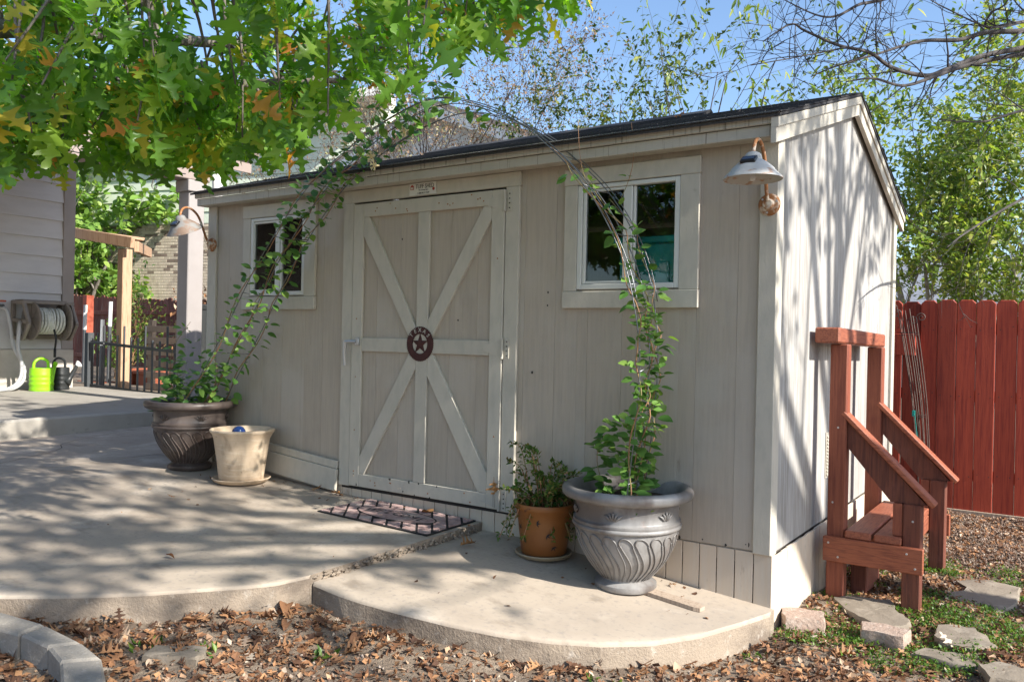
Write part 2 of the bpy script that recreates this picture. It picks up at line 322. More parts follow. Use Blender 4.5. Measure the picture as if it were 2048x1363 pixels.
M['lapsiding'] = mat('lapsiding', (.54, .53, .53), .7, [((.46, .45, .45), 3, (4, 1, 4), .4, .7, .5)], [(10, (20, 2, 20), .35, .003)], orand=.02)
M['foundation'] = mat('foundation', (.50, .46, .40), .9, [((.36, .32, .27), 3, V1, .4, .7, .6)], [(60, V1, .4, .005)])
M['posttrim'] = mat('posttrim', (.30, .27, .255), .7, [((.25, .225, .21), 3, V1, .4, .7, .5)], [(10, VZ, .3, .003)])
M['brownbeam'] = mat('brownbeam', (.27, .215, .19), .75, [((.2, .155, .135), 3, V1, .4, .7, .5)], [(30, V1, .3, .003)])
M['grayplastic'] = mat('grayplastic', (.22, .19, .165), .5, [((.15, .13, .11), 6, V1, .4, .7, .6)], [(80, V1, .1, .002)])
M['hose'] = mat('hose', (.55, .56, .50), .5, [((.35, .36, .3), 30, V1, .5, .65, .6)])
M['hosegray'] = mat('hosegray', (.42, .42, .42), .45)
M['limeplastic'] = mat('limeplastic', (.26, .62, .012), .35, [((.2, .5, .01), 5, V1, .4, .7, .5)], spec=.5)
M['blackplastic'] = mat('blackplastic', (.022, .024, .024), .4, [((.05, .05, .048), 8, V1, .5, .7, .6)])
M['iron'] = mat('iron', (.055, .06, .065), .55, [((.12, .11, .1), 20, V1, .55, .7, .6)], spec=.5)
M['palegreen'] = mat('palegreen', (.58, .62, .50), .75, [((.42, .48, .37), 3, V1, .4, .7, .5)], [(30, V1, .2, .003)], orand=.02)
M['mortar'] = mat('mortar', (.42, .38, .32), .9, [], [(120, V1, .5, .004)])
M['brick'] = mat('brick', (.50, .42, .32), .9, [((.28, .22, .17), 6, V1, .45, .7, .6)], [(90, V1, .5, .004)], orand=.12)
M['brickdark'] = mat('brickdark', (.20, .15, .115), .9, [((.13, .10, .08), 6, V1, .45, .7, .6)], [(90, V1, .5, .004)], orand=.15)
M['roofgray'] = mat('roofgray', (.22, .23, .26), .95, [((.15, .155, .18), 12, V1, .45, .6, .7)], [(90, V1, .4, .004)], orand=.12)
M['rooftan'] = mat('rooftan', (.40, .33, .27), .95, [((.3, .24, .19), 8, V1, .45, .6, .7)], [(90, V1, .4, .004)], orand=.12)
M['housewhite'] = mat('housewhite', (.74, .72, .68), .8, [((.64, .62, .58), 2, V1, .4, .7, .5)])
M['planter'] = mat('planter', (.30, .085, .04), .8, [((.2, .05, .025), 5, V1, .4, .7, .6)], [(60, V1, .3, .004)])
M['redpost'] = mat('redpost', (.42, .09, .045), .7, [((.3, .06, .03), 5, VZ, .4, .7, .6)])
M['teal'] = mat('teal', (.01, .36, .34), .5, [((.008, .17, .16), 6, V1, .4, .7, .5)])
M['tealtape'] = mat('tealtape', (.01, .32, .27), .5)
M['redtube'] = mat('redtube', (.85, .07, .035), .25, [((.3, .015, .008), 20, (6, 6, 1), .4, .6, .8)], spec=.6)
M['whiteplastic'] = mat('whiteplastic', (.72, .72, .70), .45)
M['bark'] = mat('bark', (.17, .145, .125), .9, [((.09, .075, .062), 14, (1, 1, .3), .4, .65, .8), ((.28, .26, .235), 9, V1, .55, .7, .7)], [(30, (1, 1, .3), .8, .02)])
M['darkbark'] = mat('darkbark', (.075, .065, .062), .9, [((.04, .034, .03), 14, (1, 1, .4), .4, .65, .8), ((.15, .14, .135), 9, V1, .58, .7, .6)], [(40, V1, .7, .01)])
M['palebark'] = mat('palebark', (.42, .38, .33), .9, [((.22, .19, .16), 9, V1, .5, .65, .8)], [(30, V1, .5, .01)])
M['vinestem'] = mat('vinestem', (.30, .15, .075), .7, [((.2, .19, .07), 6, V1, .45, .6, .8)])
M['petal'] = mat('petal', (.85, .72, .42), .6, transl=.35)
M['bulb'] = mat('bulb', (.6, .6, .58), .1, spec=.7)
M['oakleaf'] = leafmat('oakleaf', [(0, (.07, .16, .04)), (.3, (.12, .25, .04)), (.65, (.17, .33, .045)), (.88, (.27, .38, .05)), (.97, (.50, .36, .06)), (1, (.50, .18, .06))], rough=.30, transl=.56, tcol=(1.35, 1.65, .38), patch=((.42, .15, .05), 2.6, .80, .86))
M['vineleaf'] = leafmat('vineleaf', [(0, (.06, .15, .035)), (.5, (.11, .23, .05)), (1, (.21, .33, .07))], rough=.36, transl=.35)
M['herbleaf'] = leafmat('herbleaf', [(0, (.045, .10, .022)), (.6, (.10, .18, .035)), (.9, (.20, .23, .05)), (1, (.22, .13, .05))], transl=.35)
M['smallleaf'] = leafmat('smallleaf', [(0, (.035, .075, .025)), (.6, (.085, .14, .03)), (1, (.22, .22, .04))], transl=.35)
M['treeleaf'] = leafmat('treeleaf', [(0, (.11, .18, .045)), (.55, (.21, .30, .07)), (1, (.40, .40, .10))], transl=.42)
M['bushleaf'] = leafmat('bushleaf', [(0, (.11, .22, .04)), (.6, (.20, .34, .07)), (1, (.32, .42, .10))], transl=.4)
M['dryleaf'] = leafmat('dryleaf', [(0, (.15, .06, .025)), (.4, (.28, .13, .05)), (.75, (.42, .22, .09)), (1, (.50, .34, .17))], rough=.7, transl=.2, tcol=(1.2, .9, .6), spec=.2)
M['litter'] = leafmat('litter', [(0, (.07, .04, .028)), (.3, (.16, .08, .045)), (.6, (.28, .14, .07)), (.88, (.40, .22, .11)), (1, (.48, .40, .31))], rough=.8, transl=.1, tcol=(1.2, .9, .6), spec=.15)
M['dryhaze'] = leafmat('dryhaze', [(0, (.20, .12, .08)), (.5, (.34, .24, .17)), (.8, (.30, .30, .12)), (1, (.48, .42, .34))], rough=.8, transl=.3, tcol=(1.2, 1.0, .8), spec=.15)
M['grass'] = leafmat('grass', [(0, (.05, .11, .02)), (.6, (.10, .20, .03)), (1, (.20, .27, .05))], transl=.35)
M['pebble'] = leafmat('pebble', [(0, (.08, .05, .036)), (.4, (.16, .10, .072)), (.8, (.25, .18, .135)), (1, (.42, .35, .29))], rough=.85, transl=0, spec=.2)
# ================================================================ ground and slabs
rnd = random.Random(11)
def clamp(v, a, b): return max(a, min(b, v))
def sstep(a, b, v): t = clamp((v-a)/(b-a), 0, 1); return t*t*(3-2*t)
def zg(x, y):
    base = -.02+.085*clamp(-x, 0, 2.0)
    n = .010*math.sin(x*7.1+y*3.3)+.008*math.sin(x*3.7-y*8.9+1)+.006*math.sin(13*x+11*y)
    far = sstep(-5.5, -7, x)*.34
    return base+far+n*(1 if abs(x) < 6 and abs(y) < 6 else .0)
def zlo(x, y): return min(.225, .112-.085*x+.02*y)
def zup(x, y): x = max(x, -4.3); return .272-.02*(x+1.65)-.035*min(x+2.8, 0)+.012*max(y, -2.5)
def axis_pts(lim, near, step, k):
    a = list(np.arange(-near, near+.001, step)); s = step
    while a[-1] < lim: s *= k; a.append(a[-1]+s)
    s = step
    while a[0] > -lim: s *= k; a.insert(0, a[0]-s)
    return a
gx = axis_pts(260, 4.5, .075, 1.35); gy = axis_pts(260, 4.5, .075, 1.35)
NX = len(gx); gm = MB()
gm.v = [(x, y, zg(x, y)) for y in gy for x in gx]
gm.f = [(j*NX+i, j*NX+i+1, (j+1)*NX+i+1, (j+1)*NX+i) for j in range(len(gy)-1) for i in range(NX-1)]
ground = gm.build('ground', M['dirt'], loc=(0, 0, 0), smooth=True, kind='structure')
ground['label'] = 'brown dirt ground strewn with fallen leaves'

def slab(name, xs, yf, yb, zf, m, edge, depth=.35, r=.018, rows=14, rough=0.0):
    # columns of a cast slab: flat sloping top, rounded front lip, vertical faces
    b = MB(); e = MB(); k = None; cols = []
    for x in xs:
        y0, y1 = yf(x), yb(x); c = []
        for i in range(rows+1):
            y = y1+(y0+r-y1)*i/rows; c.append((x, y, zf(x, y)))
        for a in (30, 60, 90):
            c.append((x, y0+r-r*math.sin(R(a)), zf(x, y0)-r+r*math.cos(R(a))))
        cols.append(c)
    k = len(cols[0]); b.v = [p for c in cols for p in c]
    b.f = [(i*k+j, i*k+j+1, (i+1)*k+j+1, (i+1)*k+j) for i in range(len(cols)-1) for j in range(k-1)]
    o = b.build(name, m, loc=(0, 0, 0), auto=35, kind='structure')
    def skirt(poly):
        n = len(poly); sv = []; seg = 4
        for t in range(seg+1):
            for i, p in enumerate(poly):
                q = rough*(rnd.random()-.5)*(1 if 0 < t < seg else .3)
                sv.append((p[0]+q, p[1]+q, p[2]-(depth*t/seg if t else 0)-(0 if t else 0)))
        e.add(sv, [(t*n+i, t*n+i+1, (t+1)*n+i+1, (t+1)*n+i) for t in range(seg) for i in range(n-1)])
    skirt([c[-1] for c in cols]); skirt(cols[0][::-1] if False else cols[0]); skirt(cols[-1])
    e.build('slab_edge', edge, o); return o
# semicircular lower slab
LO = [(-1.640, -1.285), (-1.595, -1.286), (-1.463, -1.289), (-1.352, -1.279), (-1.154, -1.243), (-.927, -1.191), (-.724, -1.122), (-.545, -1.028), (-.383, -.91), (-.238, -.753), (-.114, -.528), (-.028, -.277), (.02, -.11), (.036, -.055)]
lx = [p[0] for p in LO]; ly = [p[1] for p in LO]
xs = sorted(set([round(v, 4) for v in list(np.linspace(-1.640, -.3, 34))+list(np.linspace(-.3, .036, 26))]))
s1 = slab('lower_patio_slab', xs, lambda x: float(np.interp(x, lx, ly)), lambda x: .004, zlo, M['concrete'], M['concrete_edge'], rough=.004)
s1['label'] = 'half round lower concrete step slab beside the shed'
# upper patio slab, two pours with a control joint
UPX = [-6.6, -4.941, -2.70, -2.544, -2.385, -2.237, -2.1, -1.97, -1.854, -1.734, -1.669, -1.648]
UPY = [-4.2, -3.4, -2.49, -2.379, -2.263, -2.14, -2.009, -1.869, -1.715, -1.554, -1.447, -1.30]
fy = lambda x: float(np.interp(x, UPX, UPY))
s2 = slab('patio_slab', list(np.linspace(-4.735, -2.7, 26))+list(np.linspace(-2.66, -1.648, 34)), fy, lambda x: .004 if x > -4.26 else 1.6, zup, M['concrete'], M['concrete_edge'], rough=.012, r=.014)
s2['label'] = 'large concrete patio slab in front of the shed door'
s3 = slab('patio_slab', list(np.linspace(-8.2, -4.745, 30)), fy, lambda x: 2.3, zup, M['concrete'], M['concrete_edge'], rough=.004)
s3['label'] = 'far concrete patio slab next to the raised porch'
# chipped concrete lumps along the broken step edge
lump = MB()
for i in range(150):
    t = rnd.random(); x = -1.645+rnd.uniform(-.004, .022); y = -.05-1.22*t; s = rnd.uniform(.005, .017)
    c = Vector((x, y, zlo(x, y)+rnd.uniform(.0, .035)))
    v = [c+Vector((rnd.uniform(.6, 1)*a*s, rnd.uniform(.6, 1)*b*s*1.3, rnd.uniform(.6, 1)*d*s)) for a, b, d in ((1, 0, 0), (-1, 0, 0), (0, 1, 0), (0, -1, 0), (0, 0, 1), (0, 0, -1))]
    lump.add(v, [(0, 2, 4), (2, 1, 4), (1, 3, 4), (3, 0, 4), (2, 0, 5), (1, 2, 5), (3, 1, 5), (0, 3, 5)])
lo_ = lump.build('broken_concrete', M['concrete_edge'], s2, kind='stuff')
def crack(slab_, pts, zf, wd):
    q_ = random.Random(int(abs(pts[0][0])*100)); P = spline([(a, b, 0) for a, b in pts], 7); c_ = MB(); vs = []
    for i, p in enumerate(P):
        x_ = p.x+q_.uniform(-.006, .006); y_ = p.y+q_.uniform(-.006, .006); h = wd*q_.uniform(.4, 1)*(1-abs(2*i/len(P)-1)*.5)
        vs += [(x_-h*.5, y_-h*.5, zf(x_, y_)+.0012), (x_+h*.5, y_+h*.5, zf(x_, y_)+.0012)]
    c_.add(vs, [(2*i, 2*i+1, 2*i+3, 2*i+2) for i in range(len(P)-1)]); c_.build('crack', M['soil'], slab_)
crack(s3, [(-6.3, .6), (-5.9, -.2), (-5.5, -.5), (-5.1, -1.2), (-4.9, -1.6)], zup, .006)
# ================================================================ shed
SX0, SX1, SD_ = -4.26, 0.0, 3.01
shed = thing('garden_shed', ((SX0+SX1)/2, 1.5, .1), 'tan wooden garden shed with gable roof and X braced door', 'shed')
ZB, ZE = .365, 2.30
OPEN = [(-2.80, -1.43, .36, 2.27), (-1.045, -.462, 1.605, 2.162), (-3.762, -3.190, 1.605, 2.162)]
def rects(x0, x1, z0, z1):
    xs = sorted({x0, x1} | {v for o in OPEN for v in o[:2] if x0 < v < x1}); out = []
    for a, b in zip(xs, xs[1:]):
        m = (a+b)/2; iv = [(z0, z1)]
        for o in OPEN:
            if o[0] < m < o[1]:
                nv = []
                for (p, q) in iv:
                    if o[2] > p: nv.append((p, min(q, o[2])))
                    if o[3] < q: nv.append((max(p, o[3]), q))
                iv = [t for t in nv if t[1]-t[0] > .002]
        out += [(a, b, p, q) for p, q in iv]
    return out
wall = MB()
for (a, b, p, q) in rects(SX0+.02, SX1-.02, .30, ZE): wall.box(a, b, .0145, .03, p, q)
front = wall.build('front_wall', M['siding'], shed)
x = -.168
while x > SX0+.02: x -= .2032
while x < SX1-.01:
    a, b = max(x, SX0+.01), min(x+.2032, SX1-.005)
    if b-a > .01:
        for (u, v, p, q) in rects(a+.0005, b-.0005, ZB, ZE):
            MB().box(u, v, 0, .0135, p, q, .0007).build('siding_plank', M['siding'], front)
    x += .2032
# side wall (gable) planks
def rz(y): return 2.352+.3113*(y+.15) if y < 1.5 else 2.352+.3113*(3.15-y)
sw = MB().prism([(0.02, .30), (2.99, .30), (2.99, 2.3), (1.505, rz(1.505)-.02), (.02, 2.3)], -.03, -.0145, 'x').build('side_wall', M['inner'], shed)
y = .03
while y < 2.98:
    a, b = y+.0007, min(y+.2032, 2.99)-.0007
    MB().prism([(a, .345), (b, .345), (b, rz(b)-.03)]+([(1.505, rz(1.505)-.03)] if a < 1.505 < b else [])+[(a, rz(a)-.03)], -.0135, 0, 'x', c=.0016).build('siding_plank', M['siding_sunlit'], sw)
    y += .2032
MB().box(SX0, -.03, 2.98, 3.01, .30, 2.36).box(SX0, SX0+.02, .0, 2.98, .3, 2.32).prism([(0, 2.3), (3.0, 2.3), (1.5, 2.8)], SX0, SX0+.02, 'x').build('rear_wall', M['siding'], shed)
MB().box(SX0+.02, -.03, .03, 2.98, .30, .33).build('floor', M['inner'], shed)
# skirt boards
x = .024
while x > -4.2:
    x1 = x; x0 = x-.0882+rnd.uniform(-.003, .003)
    if not (-4.3 < x < -2.86):
        MB().box(x0+.0024, x1-.0024, .004, .0135, .02, .36-.002-rnd.random()*.004, .0015).build('skirt_board', M['skirt'], front)
    x = x0
y = .006
while y < 2.95:
    y1 = y+.0885+rnd.uniform(-.004, .004)
    MB().box(.006, .016+rnd.uniform(0, .002), y+.0015, y1-.0015, -.10, .342-rnd.random()*.006, .0015).build('skirt_board', M['skirt'], sw)
    y = y1
MB().box(-.0, .014, .0136, .02, -.1, .36).build('skirt_corner', M['skirt'], shed)
# plinth boards leaning at the wall base, left of the door
MB().bar((-3.52, -.035, .445), (-2.815, -.035, .385), .022, .145, c=.003).build('plinth_board', M['trim'], shed)
MB().bar((-3.52, -.028, .545), (-2.815, -.028, .485), .02, .05, c=.003).build('plinth_board', M['trim'], shed)
# corner trims
for n_, a in (('corner_trim', (-.064, .020, -.020, -.0005, .356, 2.28)), ('corner_trim', (.0005, .020, 0, .075, .35, 2.42)), ('corner_trim', (-4.264, -4.165, -.020, -.0005, .36, 2.28)),
              ('corner_trim', (.0005, .020, 2.93, 3.03, .34, 2.36))):
    box(n_, M['trim'], shed, *a, c=.003)
# fascia, soffit, rake boards
box('fascia_board', M['trim_stained'], shed, -4.285, .048, -.128, -.109, 2.332, 2.388, c=.003)
box('fascia_board', M['trim_stained'], shed, -4.280, .026, -.109, -.088, 2.278, 2.3315, c=.003)
box('soffit', M['trim'], shed, -4.278, .022, -.0875, -.0205, 2.2785, 2.296, c=.002)
def rake(name, d0, d1, x0, x1, m):
    yn, yf_, pk = -.15, 3.16, 1.505
    for (ya_, yb_) in ((yn, pk-.0008), (pk+.0008, yf_)):
        MB().prism([(ya_, rz(ya_)-d0), (yb_, rz(yb_)-d0), (yb_, rz(yb_)-d1), (ya_, rz(ya_)-d1)], x0, x1, 'x', c=.002).build(name, m, shed)
rake('rake_board', .0, .045, .0205, .056, M['trim'])
rake('rake_trim', .0455, .115, .0205, .046, M['trim'])
# roof: deck and shingle courses on both slopes
def rtop(y): return rz(y)+.004
deck = MB(); T = .014
for (a, b) in ((-.155, 1.504), (1.506, 3.165)):
    deck.prism([(a, rtop(a)), (b, rtop(b)), (b, rtop(b)+T), (a, rtop(a)+T)], -4.30, .062, 'x')
roof = deck.build('roof', M['shingle'], shed)
for side in (0, 1):
    for i in range(12):
        d0 = -.165+i*.1385; d1 = d0+.19
        xs_ = -4.315-(i % 2)*.15
        while xs_ < .07:
            a, b = max(xs_, -4.312), min(xs_+.30, .070); xs_ += .302
            if b-a < .02: continue
            e1 = min(d1, 1.502)
            def P(d, h): yy = d if side == 0 else 3.01-d; return (yy, 2.352+.3113*(d+.15)+.018+h)
            q = [P(d0, .0105), P(e1, .002), P(e1, -.0005), P(d0, .0045)]
            MB().prism(q, a, b-.003, 'x').build('shingle', M['shingle'], roof)
MB().prism([(1.36, rtop(1.36)+.036), (1.505, rtop(1.505)+.052), (1.65, rtop(1.65)+.036), (1.65, rtop(1.65)+.018), (1.505, rtop(1.505)+.03), (1.36, rtop(1.36)+.018)], -3.33, -.9, 'x').build('ridge_vent', M['shingle'], roof)
# door frame and door
box('door_frame', M['trim'], shed, -2.813, -1.416, -.022, -.0005, 2.196, 2.277, c=.003)
box('door_frame', M['trim'], shed, -2.811, -2.7175, -.022, -.0005, .358, 2.1955, c=.003)
box('door_frame', M['trim'], shed, -1.5135, -1.420, -.022, -.0005, .355, 2.1955, c=.003)
box('door_threshold', M['dark'], shed, -2.80, -1.43, -.0004, .03, .340, .3585, c=0)
door = box('door', M['inner'], shed, -2.713, -1.518, .004, .03, .362, 2.184, c=.001)
x = -2.711
while x < -1.53:
    b = min(x+.2, -1.52); box('door_plank', M['siding'], door, x+.0005, b-.0005, -.008, .0035, .364, 2.183, c=.0007); x += .2
def bt(n_, x0, x1, z0, z1, y0=-.027): box(n_, M['trim'], door, x0, x1, y0, -.0085, z0, z1, c=.003)
bt('stile', -2.713, -2.624, .364, 2.184); bt('stile', -1.607, -1.518, .364, 2.184)
bt('rail', -2.6235, -1.6075, 2.097, 2.184); bt('rail', -2.6235, -1.6075, .365, .448)
bt('rail', -2.6235, -2.1625, 1.236, 1.323); bt('rail', -2.0695, -1.6075, 1.236, 1.323)
bt('centre_stile', -2.162, -2.070, .4485, 2.0965)
def brace(pts): MB().prism(pts, -.0086, -.0262, 'y', c=.0025).build('brace', M['trim'], door)
brace([(-2.623, 2.0965), (-2.576, 2.0965), (-2.163, 1.389), (-2.163, 1.3235), (-2.214, 1.3235), (-2.623, 1.975)])
brace([(-1.608, 2.0965), (-1.666, 2.0965), (-2.069, 1.44), (-2.069, 1.3235), (-2.045, 1.3235), (-1.608, 2.020)])
brace([(-2.623, .4485), (-2.580, .4485), (-2.163, 1.14), (-2.163, 1.2355), (-2.215, 1.2355), (-2.623, .558)])
brace([(-1.608, .4485), (-1.669, .4485), (-2.069, 1.10), (-2.069, 1.2355), (-2.030, 1.2355), (-1.608, .56)])
nl = MB()
for k in range(34):
    nx, nz = rnd.choice([(rnd.uniform(-2.6, -1.62), rnd.uniform(.37, .44)), (rnd.choice([-2.67, -1.56]), rnd.uniform(.4, 2.1)), (rnd.uniform(-2.6, -1.62), rnd.uniform(2.11, 2.17))])
    nl.lathe([(0.0001, -.0285), (.0045, -.0282), (.005, -.0265)], (0, 0, 0), 8, Matrix.Translation((nx, 0, nz)) @ Matrix(((1, 0, 0, 0), (0, 0, 1, 0), (0, -1, 0, 0), (0, 0, 0, 1))))
nl.build('nail_heads', M['rust'], door, kind='stuff')
for zc in (2.115, 1.279, .418):
    h = MB(); h.box(-1.498, -1.470, -.0265, -.0225, zc-.056, zc+.056, .001); h.tube([(-1.512, -.033, zc-.058), (-1.512, -.033, zc+.058)], .0085, 8)
    h.prism([(-1.52, zc-.05), (-1.52, zc+.05), (-1.66, zc+.012), (-1.66, zc-.012)], -.0275, -.0305, 'y')
    hg = h.build('hinge', M['trim'] if zc > 1 else M['trim_stained'], door, auto=30)
    sc = MB()
    for dz in (-.04, -.013, .013, .04): sc.lathe([(.0001, .004), (.0035, .0035), (.004, 0)], (-1.483, -.0266, zc+dz), 8, Matrix(((1, 0, 0), (0, 0, -1), (0, 1, 0))))
    sc.build('screw', M['dark'], hg)
hd = MB(); hd.box(-2.668, -2.632, -.045, -.028, 1.272, 1.322, .004); hd.tube([(-2.65, -.05, 1.297), (-2.70, -.062, 1.297), (-2.735, -.064, 1.292)], .011, 8); hd.tube([(-2.735, -.064, 1.30), (-2.742, -.062, 1.23), (-2.738, -.058, 1.14)], [.014, .012, .009], 8)
hd.build('door_handle', M['silver'], door, auto=40)
rm = MB()
for k in range(46):
    if k < 20: x_, z_, yy = rnd.uniform(-1.38, -.08), ZB+.004+abs(rnd.gauss(0, .012)), -.0006
    elif k < 32: x_, z_, yy = rnd.uniform(-2.7, -1.52), rnd.choice((rnd.uniform(.366, .385), rnd.uniform(.44, .447))), -.0278
    else: x_, z_, yy = rnd.uniform(-2.8, -1.2), rnd.uniform(.5, 2.1), -.0006 if rnd.random() < .3 else -.0085
    if yy == -.0006 and -2.81 < x_ < -1.42: continue
    w_, h_ = rnd.uniform(.002, .009), rnd.uniform(.003, .016); n5 = 6
    rm.prism([(x_+w_*rnd.uniform(.4, 1)*math.cos(a), z_+h_*rnd.uniform(.4, 1)*math.sin(a)) for a in np.linspace(0, 6.283, n5+1)[:-1]], yy+.0004, yy-.0004, 'y')
rm.build('rot_marks', M['dark'], shed, kind='stuff')
# windows
def window(x0, x1, tx0, tx1, ztop, gl, gr, mx0, mx1):
    w_ = MB()
    for a in ((x0, x0+.028, 1.606, 2.16), (x1-.028, x1, 1.606, 2.16), (x0+.028, x1-.028, 1.606, 1.634), (x0+.028, x1-.028, 2.138, 2.16)): w_.box(a[0], a[1], -.018, .03, a[2], a[3], .003)
    win = w_.build('window', M['vinyl'], shed)
    s_ = MB()
    for a in ((gl-.018, gl, 1.636, 2.136), (mx0, mx1, 1.636, 2.136)): s_.box(a[0], a[1], -.012, .016, a[2], a[3], .003)
    s_.box(gl, mx0, -.010, .012, 1.636, 1.65, .002).box(gl, mx0, -.010, .012, 2.122, 2.136, .002).build('sash', M['vinyl'], win)
    s2_ = MB().box(mx1+.002, mx1+.016, -.004, .022, 1.636, 2.136, .003).box(gr, gr+.012, -.004, .022, 1.636, 2.136, .003).build('sash', M['vinyl'], win)
    MB().box(gl, mx0, .001, .004, 1.645, 2.128).build('pane', M['glass'], win)
    MB().box(mx1+.01, gr+.002, .008, .011, 1.637, 2.135).build('pane', M['glass'], win)
    box('window_trim', M['trim'], win, tx0-.003, tx1+.003, -.024, -.0006, 2.164, ztop, c=.003)
    box('window_trim', M['trim'], win, tx0, x0-.001, -.022, -.0006, 1.5965, 2.1635, c=.003)
    box('window_trim', M['trim'], win, x1+.001, tx1, -.022, -.0006, 1.5965, 2.1635, c=.003)
    box('window_trim', M['trim'], win, tx0-.003, tx1+.003, -.026, -.0006, 1.506, 1.596, c=.003)
window(-1.045, -.462, -1.125, -.360, 2.25, -.997, -.486, -.777, -.727)
window(-3.762, -3.190, -3.846, -3.081, 2.255, -3.730, -3.216, -3.501, -3.457)
# louvre vent on the side wall
v_ = MB().box(.001, .006, 1.04, 1.30, .58, .84, .001); vent = v_.build('wall_vent', M['trim'], shed)
for k in range(12):
    z_ = .595+k*.0195; MB().prism([(.006, z_), (.016, z_), (.006, z_+.016)], 1.05, 1.29, 'y').build('slat', M['trim'], vent)
# things seen through the windows
rtb = thing('red_tube', (-3.40, .052, .33), 'shiny red rolled tube standing inside the left shed window', 'tube')
MB().tube([(-3.40, .052, .331), (-3.40, .052, 2.12)], .034, 20).build('roll', M['redtube'], rtb, auto=40)
MB().tube([(-3.40, .052, 2.1205), (-3.40, .052, 2.132)], .026, 16).build('end_cap', M['redtube'], rtb, auto=40)
tb = thing('teal_cabinet', (-.56, .3, .33), 'teal cabinet standing inside the right shed window', 'cabinet')
box('carcass', M['teal'], tb, -.86, -.26, .12, .52, .331, 1.85, c=.006); box('cabinet_top', M['teal'], tb, -.89, -.23, .09, .54, 1.85, 1.885, c=.006)
box('cabinet_door', M['teal'], tb, -.84, -.57, .106, .1195, .40, 1.75, c=.004); box('cabinet_door', M['teal'], tb, -.55, -.28, .106, .1195, .40, 1.75, c=.004)
# plaque
pl = thing('sign_plaque', (-2.131, -.024, 2.24), 'small white maker plate with black lettering above the shed door', 'sign')
box('plate', M['plate'], pl, -2.238, -2.024, -.0272, -.0245, 2.2005, 2.275, c=.001)
def TX(x, y, z): m = FRONT.to_4x4(); m.translation = Vector((x, y, z)); return m
text_part('lettering', 'TUFF SHED', .037, M['ink'], pl, TX(-2.115, -.0278, 2.252), sx=.80)
text_part('lettering', '1-800-BUY-TUFF', .015, M['ink'], pl, TX(-2.125, -.0278, 2.212), sx=.9)
text_part('lettering', 'The Storage Barn', .011, M['ink'], pl, TX(-2.125, -.0278, 2.231))
lg = MB(); lgp = [(-2.229, 2.236), (-2.229, 2.256), (-2.222, 2.264), (-2.2155, 2.2665), (-2.209, 2.264), (-2.202, 2.256), (-2.202, 2.236)]; lg.prism(lgp, -.0273, -.0283, 'y'); lg.build('barn_logo', M['redink'], pl)
MB().prism([(-2.225, 2.239), (-2.217, 2.239), (-2.217, 2.252), (-2.225, 2.252)], -.0284, -.0288, 'y').prism([(-2.214, 2.239), (-2.206, 2.239), (-2.206, 2.252), (-2.214, 2.252)], -.0284, -.0288, 'y').build('logo_door', M['plate'], pl)
MB().lathe([(.0001, .001), (.0095, .001), (.0095, 0)], (-2.045, -.0273, 2.232), 20, FRONT).build('red_seal', M['redink'], pl)
# star medallion
st = thing('star_medallion', (-2.124, -.028, 1.293), 'dark rust red round star medallion on the shed door', 'wall decor')
MR = Matrix(((1, 0, 0), (0, 0, -1), (0, 1, 0)))
n = 96; ring = MB(); vs = []
for zt in (.0, .006):
    for j in range(n):
        a = 2*math.pi*j/n; ro_ = .107 if j % 2 else .1015; vs.append((ro_*math.cos(a), ro_*math.sin(a), zt))
    for j in range(n):
        a = 2*math.pi*j/n; vs.append((.0605*math.cos(a), .0605*math.sin(a), zt))
fs = []
for j in range(n):
    k = (j+1) % n; fs += [(j, k, n+k, n+j)[::-1], (2*n+j, 2*n+k, 3*n+k, 3*n+j), (j, k, 2*n+k, 2*n+j), (n+k, n+j, 3*n+j, 3*n+k)]
C_ = Vector((-2.124, -.0275, 1.293)); ring.add([MR @ Vector(p)+C_ for p in vs], fs); ring.build('ring', M['starrust'], st)
sp = [(.0635*math.sin(2*math.pi*k/10)*(1 if k % 2 == 0 else .40), .0635*math.cos(2*math.pi*k/10)*(1 if k % 2 == 0 else .40)) for k in range(10)]
sm = MB(); bv = [(*p, .001) for p in sp]+[(*p, .004) for p in sp]+[(0, 0, .010)]
sm.add([MR @ Vector(p)+C_ for p in bv], [(k, (k+1) % 10, 10+(k+1) % 10, 10+k)[::-1] for k in range(10)]+[(10+(k+1) % 10, 10+k, 20) for k in range(10)]); sm.build('star', M['starrust'], st)
for ch, ang in zip('TEXAS', (52, 26, 0, -26, -52)):
    a = R(ang); m = FRONT.to_4x4() @ Matrix.Rotation(a, 4, 'Z'); m.translation = C_+Vector((-.083*math.sin(a), -.0068, .083*math.cos(a)))
    text_part('letter', ch, .036, M['chalk'], st, m, depth=.0004)
